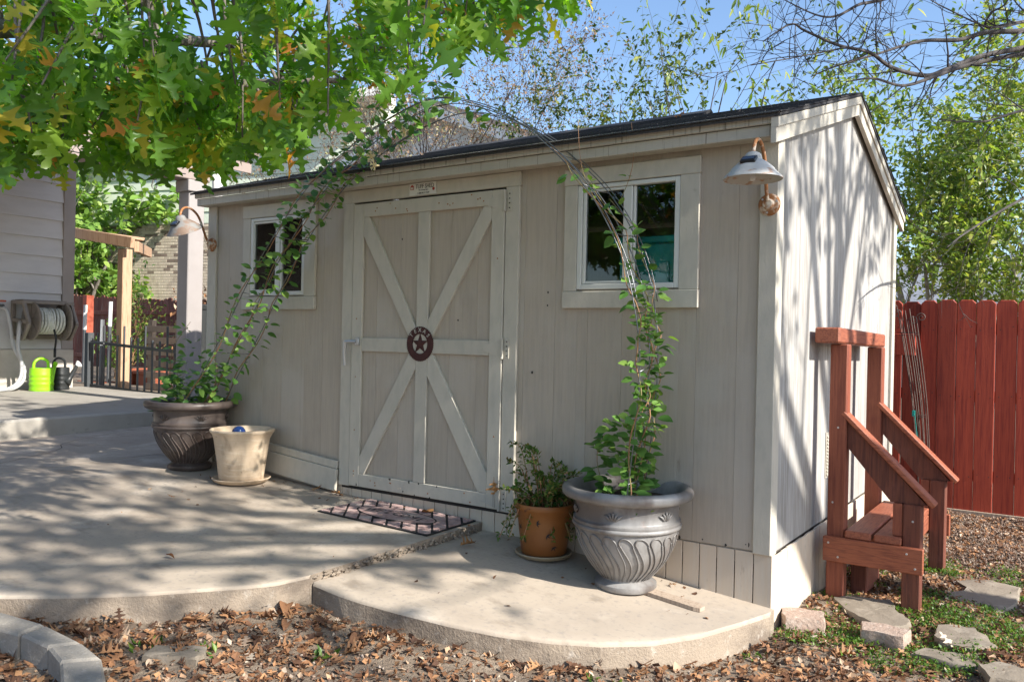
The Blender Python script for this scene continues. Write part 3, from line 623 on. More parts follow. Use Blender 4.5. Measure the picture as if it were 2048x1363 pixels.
# ================================================================ barn lamps
def lamp(loc, label, old, tilt):
    t = thing('barn_lamp', loc, label, 'lamp'); X, Y, Z = loc; ms = M['lampshade_old'] if old else M['lampshade']
    pm = Matrix(((1, 0, 0), (0, 0, -1), (0, 1, 0)))
    MB().lathe([(.0001, .034), (.020, .032), (.024, .026), (.027, .014), (.045, .010), (.052, .0), (.05, -.006)], (X, Y-.002, Z), 24, pm).build('wall_plate', M['rust'], t, auto=35)
    sc = MB()
    for a in (20, 140, 260): sc.lathe([(.0001, .014), (.005, .0125), (.006, .008)], (X+.038*math.cos(R(a)), Y-.002, Z+.038*math.sin(R(a))), 8, pm)
    sc.build('screw', M['silver'], t)
    A = Vector((X, Y-.045, Z+.01)); top = Vector((X, Y-.245, Z+.18)); rot = Matrix.Rotation(R(tilt), 3, 'Y')
    P0 = Vector((X, Y-.03, Z))
    def rp(v): return P0+rot @ (Vector(v)-P0)
    pts = [rp(p) for p in ((X, Y-.032, Z+.015), (X, Y-.05, Z+.06), (X, Y-.085, Z+.19), (X, Y-.125, Z+.245), (X, Y-.175, Z+.265), (X, Y-.22, Z+.248), (X, Y-.243, Z+.205), (X, Y-.246, Z+.175))]
    MB().tube(spline(pts, 5), .0085, 10).build('gooseneck', M['rust'], t, smooth=True)
    r2 = Matrix.Rotation(R(20), 3, Vector((.83, -.56, 0))) @ Matrix.Rotation(R(16), 3, Vector((.56, .83, 0))) if old else Matrix.Identity(3); nk = rp((X, Y-.246, Z+.178)); sc_ = nk-r2 @ Vector((0, .001, .103))
    sh = MB().lathe([(.030, .112), (.034, .108), (.040, .086), (.052, .078), (.060, .074), (.092, .046), (.094, .040), (.1245, .008), (.128, .0), (.1265, -.001), (.121, .008), (.089, .040), (.05, .070), (.0001, .075)], sc_, 40, r2)
    shade = sh.build('shade', ms, t, auto=38)
    MB().lathe([(.0001, .122), (.015, .121), (.026, .116), (.0305, .110), (.0305, .1)], sc_, 24, r2).build('cap', ms, shade, auto=40)
    mm = Matrix.Translation(sc_) @ r2.to_4x4() @ Matrix.Translation((0, -.058, .077)) @ Matrix.Rotation(R(-35 if not old else -20), 4, 'X').inverted()
    v, f = boxgeo(.033, .024, .007, .002); b = MB().add([mm @ Vector(p) for p in v], f); sp_ = b.build('solar_panel', M['black'], t)
    v, f = boxgeo(.026, .015, .0015, .0005); MB().add([mm @ (Vector(p)+Vector((0, 0, .0078))) for p in v], f).build('panel_glass', M['panel'], sp_)
    MB().lathe([(.0001, -.008), (.01, -.006), (.014, .004), (.012, .03), (.010, .06)], sc_, 14, r2).build('bulb', M['bulb'], t, smooth=True)
lamp((-.018, -.022, 1.982), 'whitish rusty gooseneck barn lamp on the right corner trim of shed', False, 0)
lamp((-4.208, -.022, 1.995), 'tilted grey rusty gooseneck barn lamp on the left corner trim of shed', True, -12)
# ================================================================ leaves: templates
def leaf_tpl(out, fold=.25, curl=.2, pet=.0, twist=0, petw=.012, wave=0, seed=0):
    q = random.Random(seed); v = []; f = []; n = len(out)
    for i, (t, w_) in enumerate(out):
        z = -curl*t*t
        for s in (-1, 0, 1):
            if s == 0: v.append((0, t, z)); continue
            a = twist*t; ww = w_*(1+wave*(q.random()-.5)); v.append((s*ww, t+.0, z+fold*ww+s*a*ww+wave*.15*(q.random()-.5)))
    for i in range(n-1):
        a = i*3; f += [(a, a+1, a+4, a+3), (a+1, a+2, a+5, a+4)]
    if pet:
        k = len(v); v += [(-petw, -pet, -.0), (petw, -pet, -.0), (petw, .02, 0), (-petw, .02, 0)]; f.append((k, k+1, k+2, k+3))
    return v, f
OAK = [(0, .015), (.10, .03), (.15, .09), (.19, .22), (.25, .26), (.265, .10), (.33, .06), (.39, .12), (.44, .33), (.515, .43), (.53, .30), (.55, .17), (.60, .07), (.66, .08), (.69, .21), (.765, .30), (.775, .14), (.83, .06), (.88, .11), (.945, .10), (1, 0)]
OVA = [(0, .02), (.08, .19), (.25, .31), (.5, .34), (.72, .24), (.9, .09), (1, 0)]
LAN = [(0, .015), (.2, .10), (.5, .13), (.8, .07), (1, 0)]
T_OAK = [leaf_tpl(OAK, .6, .5, .26, .5, wave=.4, seed=11), leaf_tpl(OAK, -.2, .7, .3, -.6, wave=.4, seed=12), leaf_tpl(OAK, .25, .18, .28, 0, wave=.2, seed=1), leaf_tpl(OAK, .12, .35, .24, .3, wave=.25, seed=2), leaf_tpl(OAK, .45, -.1, .3, -.3, wave=.25, seed=3), leaf_tpl(OAK, .05, .05, .2, .15, wave=.3, seed=4)]
T_DRY = [leaf_tpl(OAK, .5, .35, .2, .5, wave=.4, seed=5), leaf_tpl(OAK, -.4, -.3, .2, -.4, wave=.4, seed=6), leaf_tpl(OAK, .9, .1, .2, .3, wave=.5, seed=7), leaf_tpl(OVA, .6, .4, 0, .4, wave=.3, seed=8)]
T_FLAT = [leaf_tpl(OAK, .12, .12, .2, .12, wave=.3, seed=15), leaf_tpl(OAK, -.1, -.12, .2, .2, wave=.35, seed=16)]
T_OVA = [leaf_tpl(OVA, .22, .12, .15, 0), leaf_tpl(OVA, .12, .25, .15, .15), leaf_tpl(OVA, .35, .05, .12, -.1)]
T_LAN = [leaf_tpl(LAN, .2, .25), leaf_tpl(LAN, .1, .5, 0, .3)]
T_TINY = [([(0, 0, 0), (.3, .45, .08), (0, 1, -.1), (-.3, .45, .08)], [(0, 1, 2, 3)]), ([(0, 0, 0), (.22, .5, .1), (0, 1, -.3), (-.22, .5, .02)], [(0, 1, 2), (0, 2, 3)])]
T_CHIP = [([(-.5, -.3, 0), (.5, -.35, .1), (.4, .35, .0), (-.45, .3, .14)], [(0, 1, 2), (0, 2, 3)]), ([(0, -.6, 0), (.35, 0, .12), (0, .6, 0), (-.3, .1, .1)], [(0, 1, 2), (0, 2, 3)])]
def lmat(p, d, n, s):
    y = Vector(d).normalized(); n = Vector(n); x = y.cross(n)
    if x.length < 1e-4: x = y.orthogonal()
    x.normalize(); z = x.cross(y)
    m = Matrix((x*s, y*s, z*s)).transposed().to_4x4(); m.translation = Vector(p); return m
def rv(q): return Vector((q.gauss(0, 1), q.gauss(0, 1), q.gauss(0, 1))).normalized()
# ================================================================ urns
def urn(loc, label, ph, um):
    KR, KZ = .945, 1.07
    X, Y, Z = loc; t = thing('planter_urn', loc, label, 'planter', 'grey fluted urns at the feet of the wire arch'); c = Vector(loc)
    prof = [(.0001, .012), (.12, .0), (.150, .0), (.158, .010), (.157, .026), (.140, .036), (.124, .044), (.128, .055), (.152, .076), (.182, .108), (.210, .145), (.233, .185), (.248, .225), (.257, .262), (.259, .277)]
    body = MB().lathe([(a*KR, b*KZ) for a, b in prof], loc, 64).build('body', um, t, auto=50)
    MB().lathe([(a*KR, b*KZ) for a, b in [(.257, .275), (.271, .278), (.277, .285), (.275, .293), (.269, .297), (.273, .303), (.272, .311), (.263, .315), (.259, .321), (.262, .38), (.274, .402), (.27, .409)]], loc, 64).build('collar', um, t, auto=50)
    rim = [(.268, .400), (.300, .402), (.322, .410), (.332, .424), (.332, .440), (.322, .452), (.306, .457), (.290, .452), (.280, .444), (.272, .43), (.262, .38), (.250, .30)]
    MB().lathe([(a*KR, b*KZ) for a, b in rim], loc, 64).build('rim', um, t, auto=60)
    def rad(z): return float(np.interp(z, [p[1] for p in prof[6:]], [p[0] for p in prof[6:]]))
    fl = MB()
    zt, zb = .264, .052; half = R(7.6); pts = []
    def sp(u, z):                       # u angle offset; S curve sweep
        s = (zt-z)/(zt-zb); a = u+R(15)*math.sin(s*math.pi*1.0)*s+R(10)*s; r = (rad(z)+.0015)*KR; return (r*math.cos(a), r*math.sin(a), z*KZ)
    for z in np.linspace(zb, zt-.035, 10): pts.append(sp(-half*(.45+.55*(z-zb)/(zt-zb)), z))
    for a in np.linspace(180, 0, 9): pts.append(sp(half*math.cos(R(a)), zt-.035+.033*math.sin(R(a))))
    for z in np.linspace(zt-.035, zb, 10): pts.append(sp(half*(.45+.55*(z-zb)/(zt-zb)), z))
    fl.tube(spline(pts, 2), .0042, 5); me = fl.mesh('flute', um, (0, 0, 0), True)
    for k in range(20):
        make('flute', me, t, matrix=Matrix.Translation(c) @ Matrix.Rotation(2*math.pi*k/20+ph, 4, 'Z'))
    # leaf crest on the collar, facing front
    for kk in range(6):
        a0 = R(-78)+kk*R(60); cr = MB()
        for dx in (-2, -1, 0, 1, 2):
            a1 = a0+R(dx*1.2); a2 = a0+R(dx*5.2); r = .2635
            cr.tube([((r+.001)*math.cos(a1), (r+.001)*math.sin(a1), .336), ((r+.004)*math.cos((a1+a2)/2), (r+.004)*math.sin((a1+a2)/2), .352+.005*(2-abs(dx))), ((r+.004)*math.cos(a2), (r+.004)*math.sin(a2), .360+.008*(2-abs(dx)))], [.004, .006, .001], 5)
        make('crest', cr.mesh('crest', um, (0, 0, 0), True), t, matrix=Matrix.Translation(c) @ Matrix.Diagonal((KR, KR, KZ, 1)))
    q = random.Random(3); s = MB(); rr = [0, .07, .14, .2, .248]; s.v = []; 
    for r in rr:
        for j in range(24): s.v.append((X+r*math.cos(j*math.pi/12), Y+r*math.sin(j*math.pi/12), Z+.41+.012*q.random()))
    s.f = [(i*24+j, i*24+(j+1) % 24, (i+1)*24+(j+1) % 24, (i+1)*24+j) for i in range(4) for j in range(24)]
    s.build('soil', M['soil'], t, smooth=True); return t
UR = Vector((-.602, -.25, 0)); UR.z = zlo(UR.x, UR.y)+.001
UL = Vector((-4.06, -.275, 0)); UL.z = zup(UL.x, UL.y)+.001
urn(UR, 'large grey fluted urn planter standing under the right shed window', .1, M['urn'])
urn(UL, 'large brownish fluted urn planter standing beside the cream pot', .2, M['urn_brown'])
# ================================================================ wire arch
ARCH = [(-3.98, .74), (-3.903, .855), (-3.504, 1.356), (-3.159, 1.821), (-2.745, 2.23), (-2.362, 2.454), (-2.007, 2.588), (-1.678, 2.621), (-1.273, 2.476), (-.992, 2.274), (-.757, 2.027), (-.588, 1.726), (-.515, 1.438), (-.497, 1.201), (-.516, .914), (-.555, .54)]
path = spline([(x, 0, z) for x, z in ARCH], 10)
ar = thing('wire_arch', (-2.3, -.26, .5), 'grey wire garden arch spanning between the two large urns', 'garden arch')
WIRES = []
for k, dy in enumerate((-.405, -.265, -.125)):
    off = (dy+.265)
    pts = []
    for i, p in enumerate(path):
        s = i/(len(path)-1); pts.append(Vector((p.x+off*.12*math.cos(s*math.pi), dy+.012*math.sin(s*9+k), p.z+.01*math.sin(s*14+k*2))))
    WIRES.append(pts); MB().tube(pts, .0029, 6).build('arch_wire', M['wire'], ar, smooth=True)
    if k != 1: MB().tube([p+Vector((.012, .012, .006)) for p in pts[50:118]], .0026, 6).build('arch_wire', M['wire'], ar, smooth=True)
for i in list(range(9, 60, 8))+list(range(66, len(path)-4, 8)):
    MB().tube([WIRES[0][i]+Vector((0, -.004, 0)), WIRES[1][i]+Vector((0, 0, .004)), WIRES[2][i]+Vector((0, .004, 0))], .003, 6).build('rung', M['wire'], ar, smooth=True)
# ================================================================ vines
ME_V = [tmesh('vine_leaf', t, M['vineleaf']) for t in T_OVA]
def vine(name, loc, label, stems, dens, flowers, bush, seed, maxn=298):
    q = random.Random(seed); t = thing(name, loc, label, 'vine'); mats = []
    for pts, r, tw in stems:
        P = []
        for i, p in enumerate(pts):
            a = i*tw; P.append(Vector(p)+Vector((math.cos(a), math.sin(a), 0))*.018+rv(q)*.006)
        P = spline(P, 3); MB().tube(P, [max(.0012, r*(1-.6*i/len(P))) for i in range(len(P))], 6).build('stem', M['vinestem'], t, smooth=True)
        for i in range(2, len(P)-1):
            s = i/len(P)
            if q.random() > dens(P[i]): continue
            rep = 2 if q.random() < dens(P[i])-1 else 1
            d = (P[i+1]-P[i-1]).normalized()
            for sg in range(2*rep):
                if q.random() < .12: continue
                o = rv(q); o = (o-d*o.dot(d)).normalized(); o = (o+Vector((q.uniform(-.5, .6), -.35, q.uniform(-.2, .45)))).normalized()
                sz = q.uniform(.030, .074)*(1.12 if P[i].z < 1.1 else .95)
                st_ = P[i]+o*sz*q.uniform(.25, .6)
                mats.append(lmat(st_, o, Vector((q.gauss(.4, .4), q.gauss(-.35, .4), 1)), sz))
    for (c, rad, h, n) in bush:
        for k in range(n):
            a = q.uniform(0, 6.283); r = rad*math.sqrt(q.random()); z = h*q.random()**1.4; o = Vector((math.cos(a), math.sin(a), q.uniform(-.2, .6)))
            mats.append(lmat(Vector(c)+Vector((r*math.cos(a)*(1-.4*z/h), r*math.sin(a)*(1-.4*z/h), z)), o, Vector((q.gauss(.4, .45), q.gauss(-.3, .45), 1)), q.uniform(.032, .080)))
    q.shuffle(mats); mats.sort(key=lambda m: -m.to_scale()[0] if False else 0)
    for m in mats[:maxn]: make('leaf', q.choice(ME_V), t, matrix=m)
    if len(mats) > maxn: scatter('leaves', T_OVA, [(q.randrange(3), m) for m in mats[maxn:]], M['vineleaf'], t, 'stuff')
    for fp in flowers:
        fb = MB(); d = Vector((q.uniform(-.3, .3), -1, q.uniform(-.6, .1))).normalized(); u = d.orthogonal().normalized(); w2 = d.cross(u)
        fb.tube([Vector(fp)-d*.035, Vector(fp)-d*.012, Vector(fp)], [.003, .007, .014], 8)
        for k in range(5):
            a = k*1.2566; e = u*math.cos(a)+w2*math.sin(a); s_ = d.cross(e)
            fb.add([Vector(fp)+e*.008, Vector(fp)+e*.026+s_*.013+d*.010, Vector(fp)+e*.034+d*.004, Vector(fp)+e*.026-s_*.013+d*.010], [(0, 1, 2, 3)])
        fb.build('flower', M['petal'], t)
    return t
def wp(k, a, b, st): return [WIRES[k][i] for i in range(a, b, st)]
lst = [(wp(0, 0, 66, 3), .004, 1.3), (wp(1, 0, 70, 3), .0045, 1.7), (wp(2, 0, 62, 3), .004, 2.1), (wp(1, 0, 46, 3), .003, 2.9),
       ([UL+Vector(p) for p in ((-.05, -.05, .40), (-.12, -.1, .62), (-.08, -.12, .86), (.1, -.1, 1.05))], .003, .6),
       ([UL+Vector(p) for p in ((.1, .02, .40), (.22, .0, .56), (.30, -.02, .70), (.27, -.03, .82))], .0025, .6),
       ([UL+Vector(p) for p in ((-.1, .05, .40), (-.2, .02, .6), (-.23, -.02, .82))], .0025, .6),
       ([WIRES[1][62], WIRES[1][62]+Vector((.25, -.1, .06)), WIRES[1][62]+Vector((.45, -.16, -.06)), WIRES[1][62]+Vector((.55, -.18, -.22))], .002, .4),
       ([WIRES[0][54], WIRES[0][54]+Vector((.2, -.1, .16)), WIRES[0][54]+Vector((.5, -.12, .18)), WIRES[0][54]+Vector((.8, -.12, .10))], .002, .4),
       ([WIRES[2][50], WIRES[2][50]+Vector((.2, 0, .2)), WIRES[2][50]+Vector((.5, -.1, .36))], .002, .4)]
FL = [(-2.49, -.33, 2.49), (-2.40, -.30, 2.44), (-2.38, -.34, 2.54), (-2.16, -.42, 2.31), (-2.30, -.30, 2.40), (-2.0, -.35, 2.50)]
vine('flowering_vine', UL, 'leafy green vine with pale yellow flowers climbing the arch from the left urn', lst, lambda p: 1.95 if p.z > 1.8 else (1.6 if p.z > .95 else 1.1), FL, [(UL+Vector((-.02, -.02, .40)), .22, .24, 210), (UL+Vector((.03, .0, .42)), .14, .5, 90)], 5)
N_ = len(path)-1
rst = [([WIRES[0][i] for i in range(N_, 88, -3)], .004, 1.3), ([WIRES[1][i] for i in range(N_, 92, -3)], .004, 1.7), ([WIRES[2][i] for i in range(N_, 96, -3)], .0035, 2.1), ([WIRES[1][i] for i in range(N_, 112, -3)], .003, 2.6),
       ([UR+Vector(p) for p in ((-.08, -.03, .40), (-.15, -.04, .52), (-.16, -.05, .62), (-.11, -.05, .72))], .0025, .5),
       ([WIRES[1][104]+Vector(p) for p in ((0, 0, 0), (-.12, -.04, .12), (-.2, -.05, .3), (-.22, -.05, .52))], .0022, .4),
       ([WIRES[2][100]+Vector(p) for p in ((0, 0, 0), (.05, 0, .12), (.08, 0, .26), (.06, 0, .40))], .002, .4)]
vine('climbing_vine', UR, 'green climbing vine growing up the wire arch from the right urn', rst, lambda p: 1.5 if p.z < 1.1 else (1.15 if p.z < 1.6 else (.6 if p.z < 2 else .35)), [], [(UR+Vector((-.02, -.02, .40)), .14, .40, 150)], 9)
# small weed and dry leaf in the right urn
q = random.Random(2)
scatter('chickweed', T_TINY, [(q.randrange(2), lmat(UR+Vector((.13+q.gauss(0, .045), -.06+q.gauss(0, .045), .40+q.random()*.035)), rv(q)+Vector((0, 0, .5)), Vector((0, 0, 1)), q.uniform(.014, .024))) for _ in range(170)], M['bushleaf'], None, None, 'patch of bright green weeds in the right urn', 'weed', loc=UR+Vector((.13, -.06, .39)))
# ================================================================ cream pot with glass ball
CP = Vector((-3.478, -.275, 0)); CP.z = zup(CP.x, CP.y)+.001
t = thing('flower_pot', CP, 'cream clay flower pot with wavy rim standing on a saucer', 'pot')
MB().lathe([(.0001, .0), (.15, .0), (.175, .010), (.192, .03), (.188, .034), (.168, .016), (.15, .012), (.0001, .012)], CP, 48).build('saucer', M['cream'], t, auto=40)
MB().lathe([(.0001, .014), (.138, .014), (.145, .020), (.150, .06), (.160, .14), (.172, .22), (.182, .29), (.192, .325), (.203, .338), (.212, .350), (.210, .358), (.200, .360), (.188, .350), (.176, .30), (.165, .22), (.0001, .215)], CP, 64,
           rf=lambda a, z, i: (.004*math.sin(9*a)+.003*math.sin(17*a+1)) if z > .32 and i < 13 else .001*math.sin(3*a+z*30)).build('pot_body', M['cream'], t, auto=50)
gb = thing('glass_ball', CP+Vector((.015, -.04, .2)), 'blue glass watering globe resting in the cream pot', 'glass ball')
MB().lathe([(.0001, .0)]+[(.046*math.sin(R(a)), .131-.046*math.cos(R(a))) for a in range(20, 181, 10)][:-1]+[(.0001, .177)], CP+Vector((.015, -.04, .205)), 28).build('globe', M['bluglass'], gb, smooth=True)
MB().tube([CP+Vector((.015, -.04, .218)), CP+Vector((.017, -.042, .30))], .007, 8).build('neck', M['bluglass'], gb)
# ================================================================ brown glazed pot with herbs
BP = Vector((-1.115, -.175, 0)); BP.z = zlo(BP.x, BP.y)+.001
t = thing('glazed_pot', BP, 'brown glazed pot with dark leaf pattern beside the right urn', 'pot')
MB().lathe([(.0001, 0), (.12, 0), (.142, .008), (.152, .022), (.147, .027), (.13, .016), (.0001, .014)], BP, 40).build('saucer', M['glazeband'], t, auto=40)
MB().lathe([(.0001, .017), (.112, .017), (.119, .024), (.128, .10), (.138, .18), (.148, .245), (.157, .252), (.160, .272), (.156, .282), (.146, .282), (.142, .26), (.13, .2), (.0001, .235)], BP, 48).build('pot_body', M['terracotta'], t, auto=45)
for k in range(15):       # leaf motifs
    a = R(-150+k*24+7*math.sin(k*2.3)); z = .06+.16*((k*0.618) % 1); r = .122+.13*(z-.02)+.0006
    e = Vector((math.cos(a), math.sin(a), .12)).normalized()
    for j in range(3):
        an = R(-55+55*j+k*31); d = Vector((-math.sin(a), math.cos(a), 0))*math.sin(an)+Vector((0, 0, 1))*math.cos(an)
        make('leaf_motif', tmesh('leaf_motif', ([(-.16, .3, .0), (0, 0, .0), (.16, .3, .0), (0, 1, 0)], [(1, 2, 3, 0)]), M['ink']), t, matrix=lmat(BP+Vector((r*math.cos(a), r*math.sin(a), z)), d, e, .024))
q = random.Random(8); mts = []; stb = MB()
ht = thing('herb_plant', BP+Vector((0, 0, .24)), 'straggly green herb plant spilling out of the brown glazed pot', 'plant')
for k in range(46):
    a = q.uniform(0, 6.28); dx = Vector((math.cos(a), math.sin(a), 0)); h = q.uniform(.06, .24)*(1.25 if dx.x < 0 else .9); out = q.uniform(.05, .2); drop = q.random() < .3
    b0 = BP+dx*q.uniform(.0, .1)+Vector((0, 0, .24)); b1 = b0+dx*out*.5+Vector((0, 0, h if not drop else .07)); b2 = b0+dx*(out if not drop else .17)+Vector((0, 0, h*1.15 if not drop else -.12))
    sp_ = spline([b0, b1, b2], 6); stb.tube(sp_, .0022, 4)
    for p in sp_[2:]:
        for _ in range(3): mts.append((q.randrange(2), lmat(p+rv(q)*.01, rv(q)+dx*.3+Vector((0, 0, .3)), Vector((0, 0, 1))+rv(q)*.6, q.uniform(.018, .036))))
stb.build('stems', M['vinestem'], ht); scatter('leaves', T_TINY, mts, M['herbleaf'], ht, 'stuff')
# ================================================================ door mat
MC = Vector((-2.10, -.232, zup(-2.1, -.23)+.002)); mt = thing('door_mat', MC, 'worn pink and black rubber door mat in front of the shed door', 'door mat')
def mz(x, y): return zup(x, y)+.002
def clip(poly, x0, x1, y0, y1):
    def cl(p, f, inter):
        o = []
        for i in range(len(p)):
            a, b = p[i-1], p[i]
            if f(b):
                if not f(a): o.append(inter(a, b))
                o.append(b)
            elif f(a): o.append(inter(a, b))
        return o
    def ix(v): return lambda a, b: (v, a[1]+(b[1]-a[1])*(v-a[0])/(b[0]-a[0]))
    def iy(v): return lambda a, b: (a[0]+(b[0]-a[0])*(v-a[1])/(b[1]-a[1]), v)
    for f, i_ in ((lambda p: p[0] >= x0, ix(x0)), (lambda p: p[0] <= x1, ix(x1)), (lambda p: p[1] >= y0, iy(y0)), (lambda p: p[1] <= y1, iy(y1))):
        if len(poly) < 3: return []
        poly = cl(poly, f, i_)
    return poly
X0, X1, Y0, Y1 = -2.53, -1.68, -.455, -.018
def slanted(b, poly, h0, h1, name, m):
    b.prism(poly, 0, 1, 'z', c=0); b.v = [(p[0], p[1], mz(p[0], p[1])+(h1 if p[2] > .5 else h0)) for p in b.v]; return b.build(name, m, mt)
slanted(MB(), [(X0, Y0), (X1, Y0), (X1, Y1), (X0, Y1)], 0, .006, 'mat_base', M['rubber'])
e1 = Vector((.766, .643)); e2 = Vector((-.643, .766)); cs, cw = .085, .064
for i in range(-9, 10):
    for j in range(-11, 12):
        c = Vector((-2.105, -.236))+e1*(i*cs+(j % 2)*.0)+e2*(j*cw)
        u = ((c.x+2.105)/.30)**2+((c.y+.236)/.118)**2
        if u < 1.0: continue
        a, b = cs/2-.007, cw/2-.0035
        poly = [tuple(c+e1*sx*a+e2*sy*b) for sx, sy in ((-1, -1), (1, -1), (1, 1), (-1, 1))]
        poly = clip(poly, X0+.012, X1-.012, Y0+.012, Y1-.012)
        if len(poly) < 3: continue
        ar_ = abs(sum(poly[k-1][0]*poly[k][1]-poly[k][0]*poly[k-1][1] for k in range(len(poly))))/2
        if ar_ > .0004: slanted(MB(), poly, .006, .0105, 'brick_pad', M['matpad'])
el = [(-2.105+.285*math.cos(a), -.236+.110*math.sin(a)) for a in np.linspace(0, 2*math.pi, 41)[:-1]]
el0 = [(-2.105+.297*math.cos(a), -.236+.121*math.sin(a)) for a in np.linspace(0, 2*math.pi, 41)[:-1]]
slanted(MB(), el0, .006, .0112, 'oval_border', M['rubber']); slanted(MB(), el, .0112, .0118, 'oval_field', M['matpad'])
for ch, xx in zip('WELCOME', np.linspace(-.19, .19, 7)):
    m = Matrix.Rotation(R(-1.2*0), 4, 'Z'); m.translation = Vector((-2.105+xx, -.236+.01*math.cos(xx*8), mz(-2.105+xx, -.236)+.0126)); text_part('letter', ch, .095, M['ink'], mt, m, depth=.0004, sx=.85)
# scrap wood wedge by the urn
wz = lambda x, y: zlo(x, y)+.001
ws = MB(); ws.prism([(-.50, -.225), (-.235, -.235), (-.20, -.255), (-.205, -.30), (-.235, -.305), (-.52, -.29)], 0, 1, 'z'); ws.v = [(p[0], p[1], wz(p[0], p[1])+(.001 if p[2] < .5 else .018)) for p in ws.v]
ws.build('wood_offcut', M['weathered'], label='flat weathered wood offcut lying under the right urn', cat='wood')
# ================================================================ individual fallen leaves on the slabs
T_LIT = T_DRY+T_FLAT
ME_D = [tmesh('fallen_leaf', t_, M['dryleaf']) for t_ in T_LIT]
for (x, y, f_, s, lb) in [(-1.97, -.075, zup, .10, 'orange curled oak leaf lying on the door mat'), (-1.46, -.31, zlo, .10, 'brown curled oak leaf on the lower slab by the step edge'), (-2.82, -.075, zup, .09, 'orange oak leaf at the foot of the door frame'),
                          (-2.98, -.10, zup, .08, 'small curled oak leaf below the leaning plinth boards'), (-.41, -.10, zlo, .05, 'tiny brown leaf on the slab below the skirt boards'), (-2.35, -1.55, zup, .045, 'small dark leaf scrap on the near patio edge'), (-3.35, -.85, zup, .05, 'small tan leaf lying on the sunny patio')]:
    o = make('fallen_leaf', ME_D[hash(lb) % 1 if False else int(abs(x)*10) % 4], None, matrix=lmat((x, y, f_(x, y)+.016), (math.cos(x*40), math.sin(x*40), .1), (.2, .1, 1), s)); tag(o, lb, 'leaf', 'fallen leaves lying on the concrete')
o = make('fallen_leaf', ME_D[0], None, matrix=lmat((-1.545, -.036, .53), (.15, -.1, -1), (0, -1, .2), .10)); tag(o, 'orange dry leaf caught on the lower right corner of the door', 'leaf', 'fallen leaves lying on the concrete')
o = make('fallen_leaf', ME_D[1], None, matrix=lmat((-.95, .98, rz(.98)+.05), (1, .1, .1), (0, 0, 1), .09)); tag(o, 'brown leaf lying on the shed roof', 'leaf', 'fallen leaves lying on the concrete')
# ================================================================ stones, bricks, edging
def stone(name, poly, h, label, cat, m, group, sink=.03, tilt=0, seed=0):
    q = random.Random(seed); P = []
    n = len(poly)
    for i in range(n):
        a = Vector(poly[i]); b = Vector(poly[(i+1) % n]); d = b-a; nn = Vector((-d.y, d.x))
        for t in (0, .25, .5, .75): P.append(a+d*t+nn*(q.uniform(-.05, .05) if t else 0))
    cx = sum(p.x for p in P)/len(P); cy = sum(p.y for p in P)/len(P); zb = zg(cx, cy)
    b = MB(); N = len(P); rings = [(1.0, -sink), (1.02, h*.35), (1.0, h*.8), (.965, h), (.7, h), (.35, h)]
    for s, z in rings:
        for p in P:
            b.v.append((cx+(p.x-cx)*s+q.uniform(-.003, .003), cy+(p.y-cy)*s+q.uniform(-.003, .003), zb+z+(q.uniform(-.004, .003) if z > 0 else 0)))
    b.v.append((cx, cy, zb+h)); k = len(b.v)-1
    b.f = [(r*N+i, r*N+(i+1) % N, (r+1)*N+(i+1) % N, (r+1)*N+i) for r in range(len(rings)-1) for i in range(N)]+[((len(rings)-1)*N+i, (len(rings)-1)*N+(i+1) % N, k) for i in range(N)]
    ar = sum(P[i-1].x*P[i].y-P[i].x*P[i-1].y for i in range(N))
    if ar < 0: b.f = [f[::-1] for f in b.f]
    o = b.build(name, m, auto=40, label=label, cat=cat, group=group); return o
G1 = 'flat stepping stones by the bench'
stone('stepping_stone', [(.13, .726), (.203, .591), (.306, .474), (.437, .377), (.535, .486), (.523, .598), (.452, .69), (.385, .864), (.203, .794)], .045, 'pale flat stepping stone in front of the near bench leg', 'stone', M['flag'], G1, seed=1)
stone('stepping_stone', [(.602, 1.13), (.685, 1.419), (.617, 1.546), (.783, 1.678), (.938, 1.621), (.935, 1.34), (.881, 1.026), (.884, .88), (.798, .886), (.753, .888)], .035, 'large stepping stone crossed by a shadow, nearest the fence', 'stone', M['flag'], G1, seed=2)
stone('stepping_stone', [(.654, .391), (.647, .565), (.797, .64), (.905, .411), (.798, .30), (.688, .318)], .03, 'flat brown stepping stone between the large stone and the pale one', 'stone', M['flag'], G1, seed=3)
stone('stepping_stone', [(.591, .119), (.638, .235), (.793, .253), (.852, .117), (.751, .105)], .03, 'narrow pinkish stepping stone right of the pitted brick', 'stone', M['flag'], G1, seed=4)
stone('stepping_stone', [(.852, .11), (.927, .207), (1.03, .177), (1.05, .04), (.906, -.01)], .03, 'stepping stone cut by the lower right corner of the picture', 'stone', M['flag'], G1, seed=5)
stone('stepping_stone', [(-1.634, -2.104), (-1.688, -2.021), (-1.516, -1.92), (-1.469, -1.961), (-1.457, -2.007), (-1.534, -2.058)], .02, 'flat grey stone half buried in leaves near the edging blocks', 'stone', M['flag'], G1, seed=6)
stone('garden_brick', [(.01, .20), (.075, .06), (.225, .15), (.185, .285)], .075, 'pinkish brick lying at the shed corner', 'brick', M['brickpink'], 'bricks edging the shed corner', seed=7)
stone('garden_brick', [(.36, .285), (.57, .305), (.563, .15), (.385, .155)], .07, 'pitted pale brick lying against the pale stepping stone', 'brick', M['brickpink'], 'bricks edging the shed corner', seed=8)
def blk(poly, label):
    b = MB().prism(poly, -.16, 0, 'z', c=.009); b.v = [(p[0], p[1], p[2]+.07-.0+.085*clamp(-p[0], 0, 2.2)) for p in b.v]; b.build('edging_block', M['paver'], auto=30, label=label, cat='block', group='curved grey edging blocks in the near left corner')
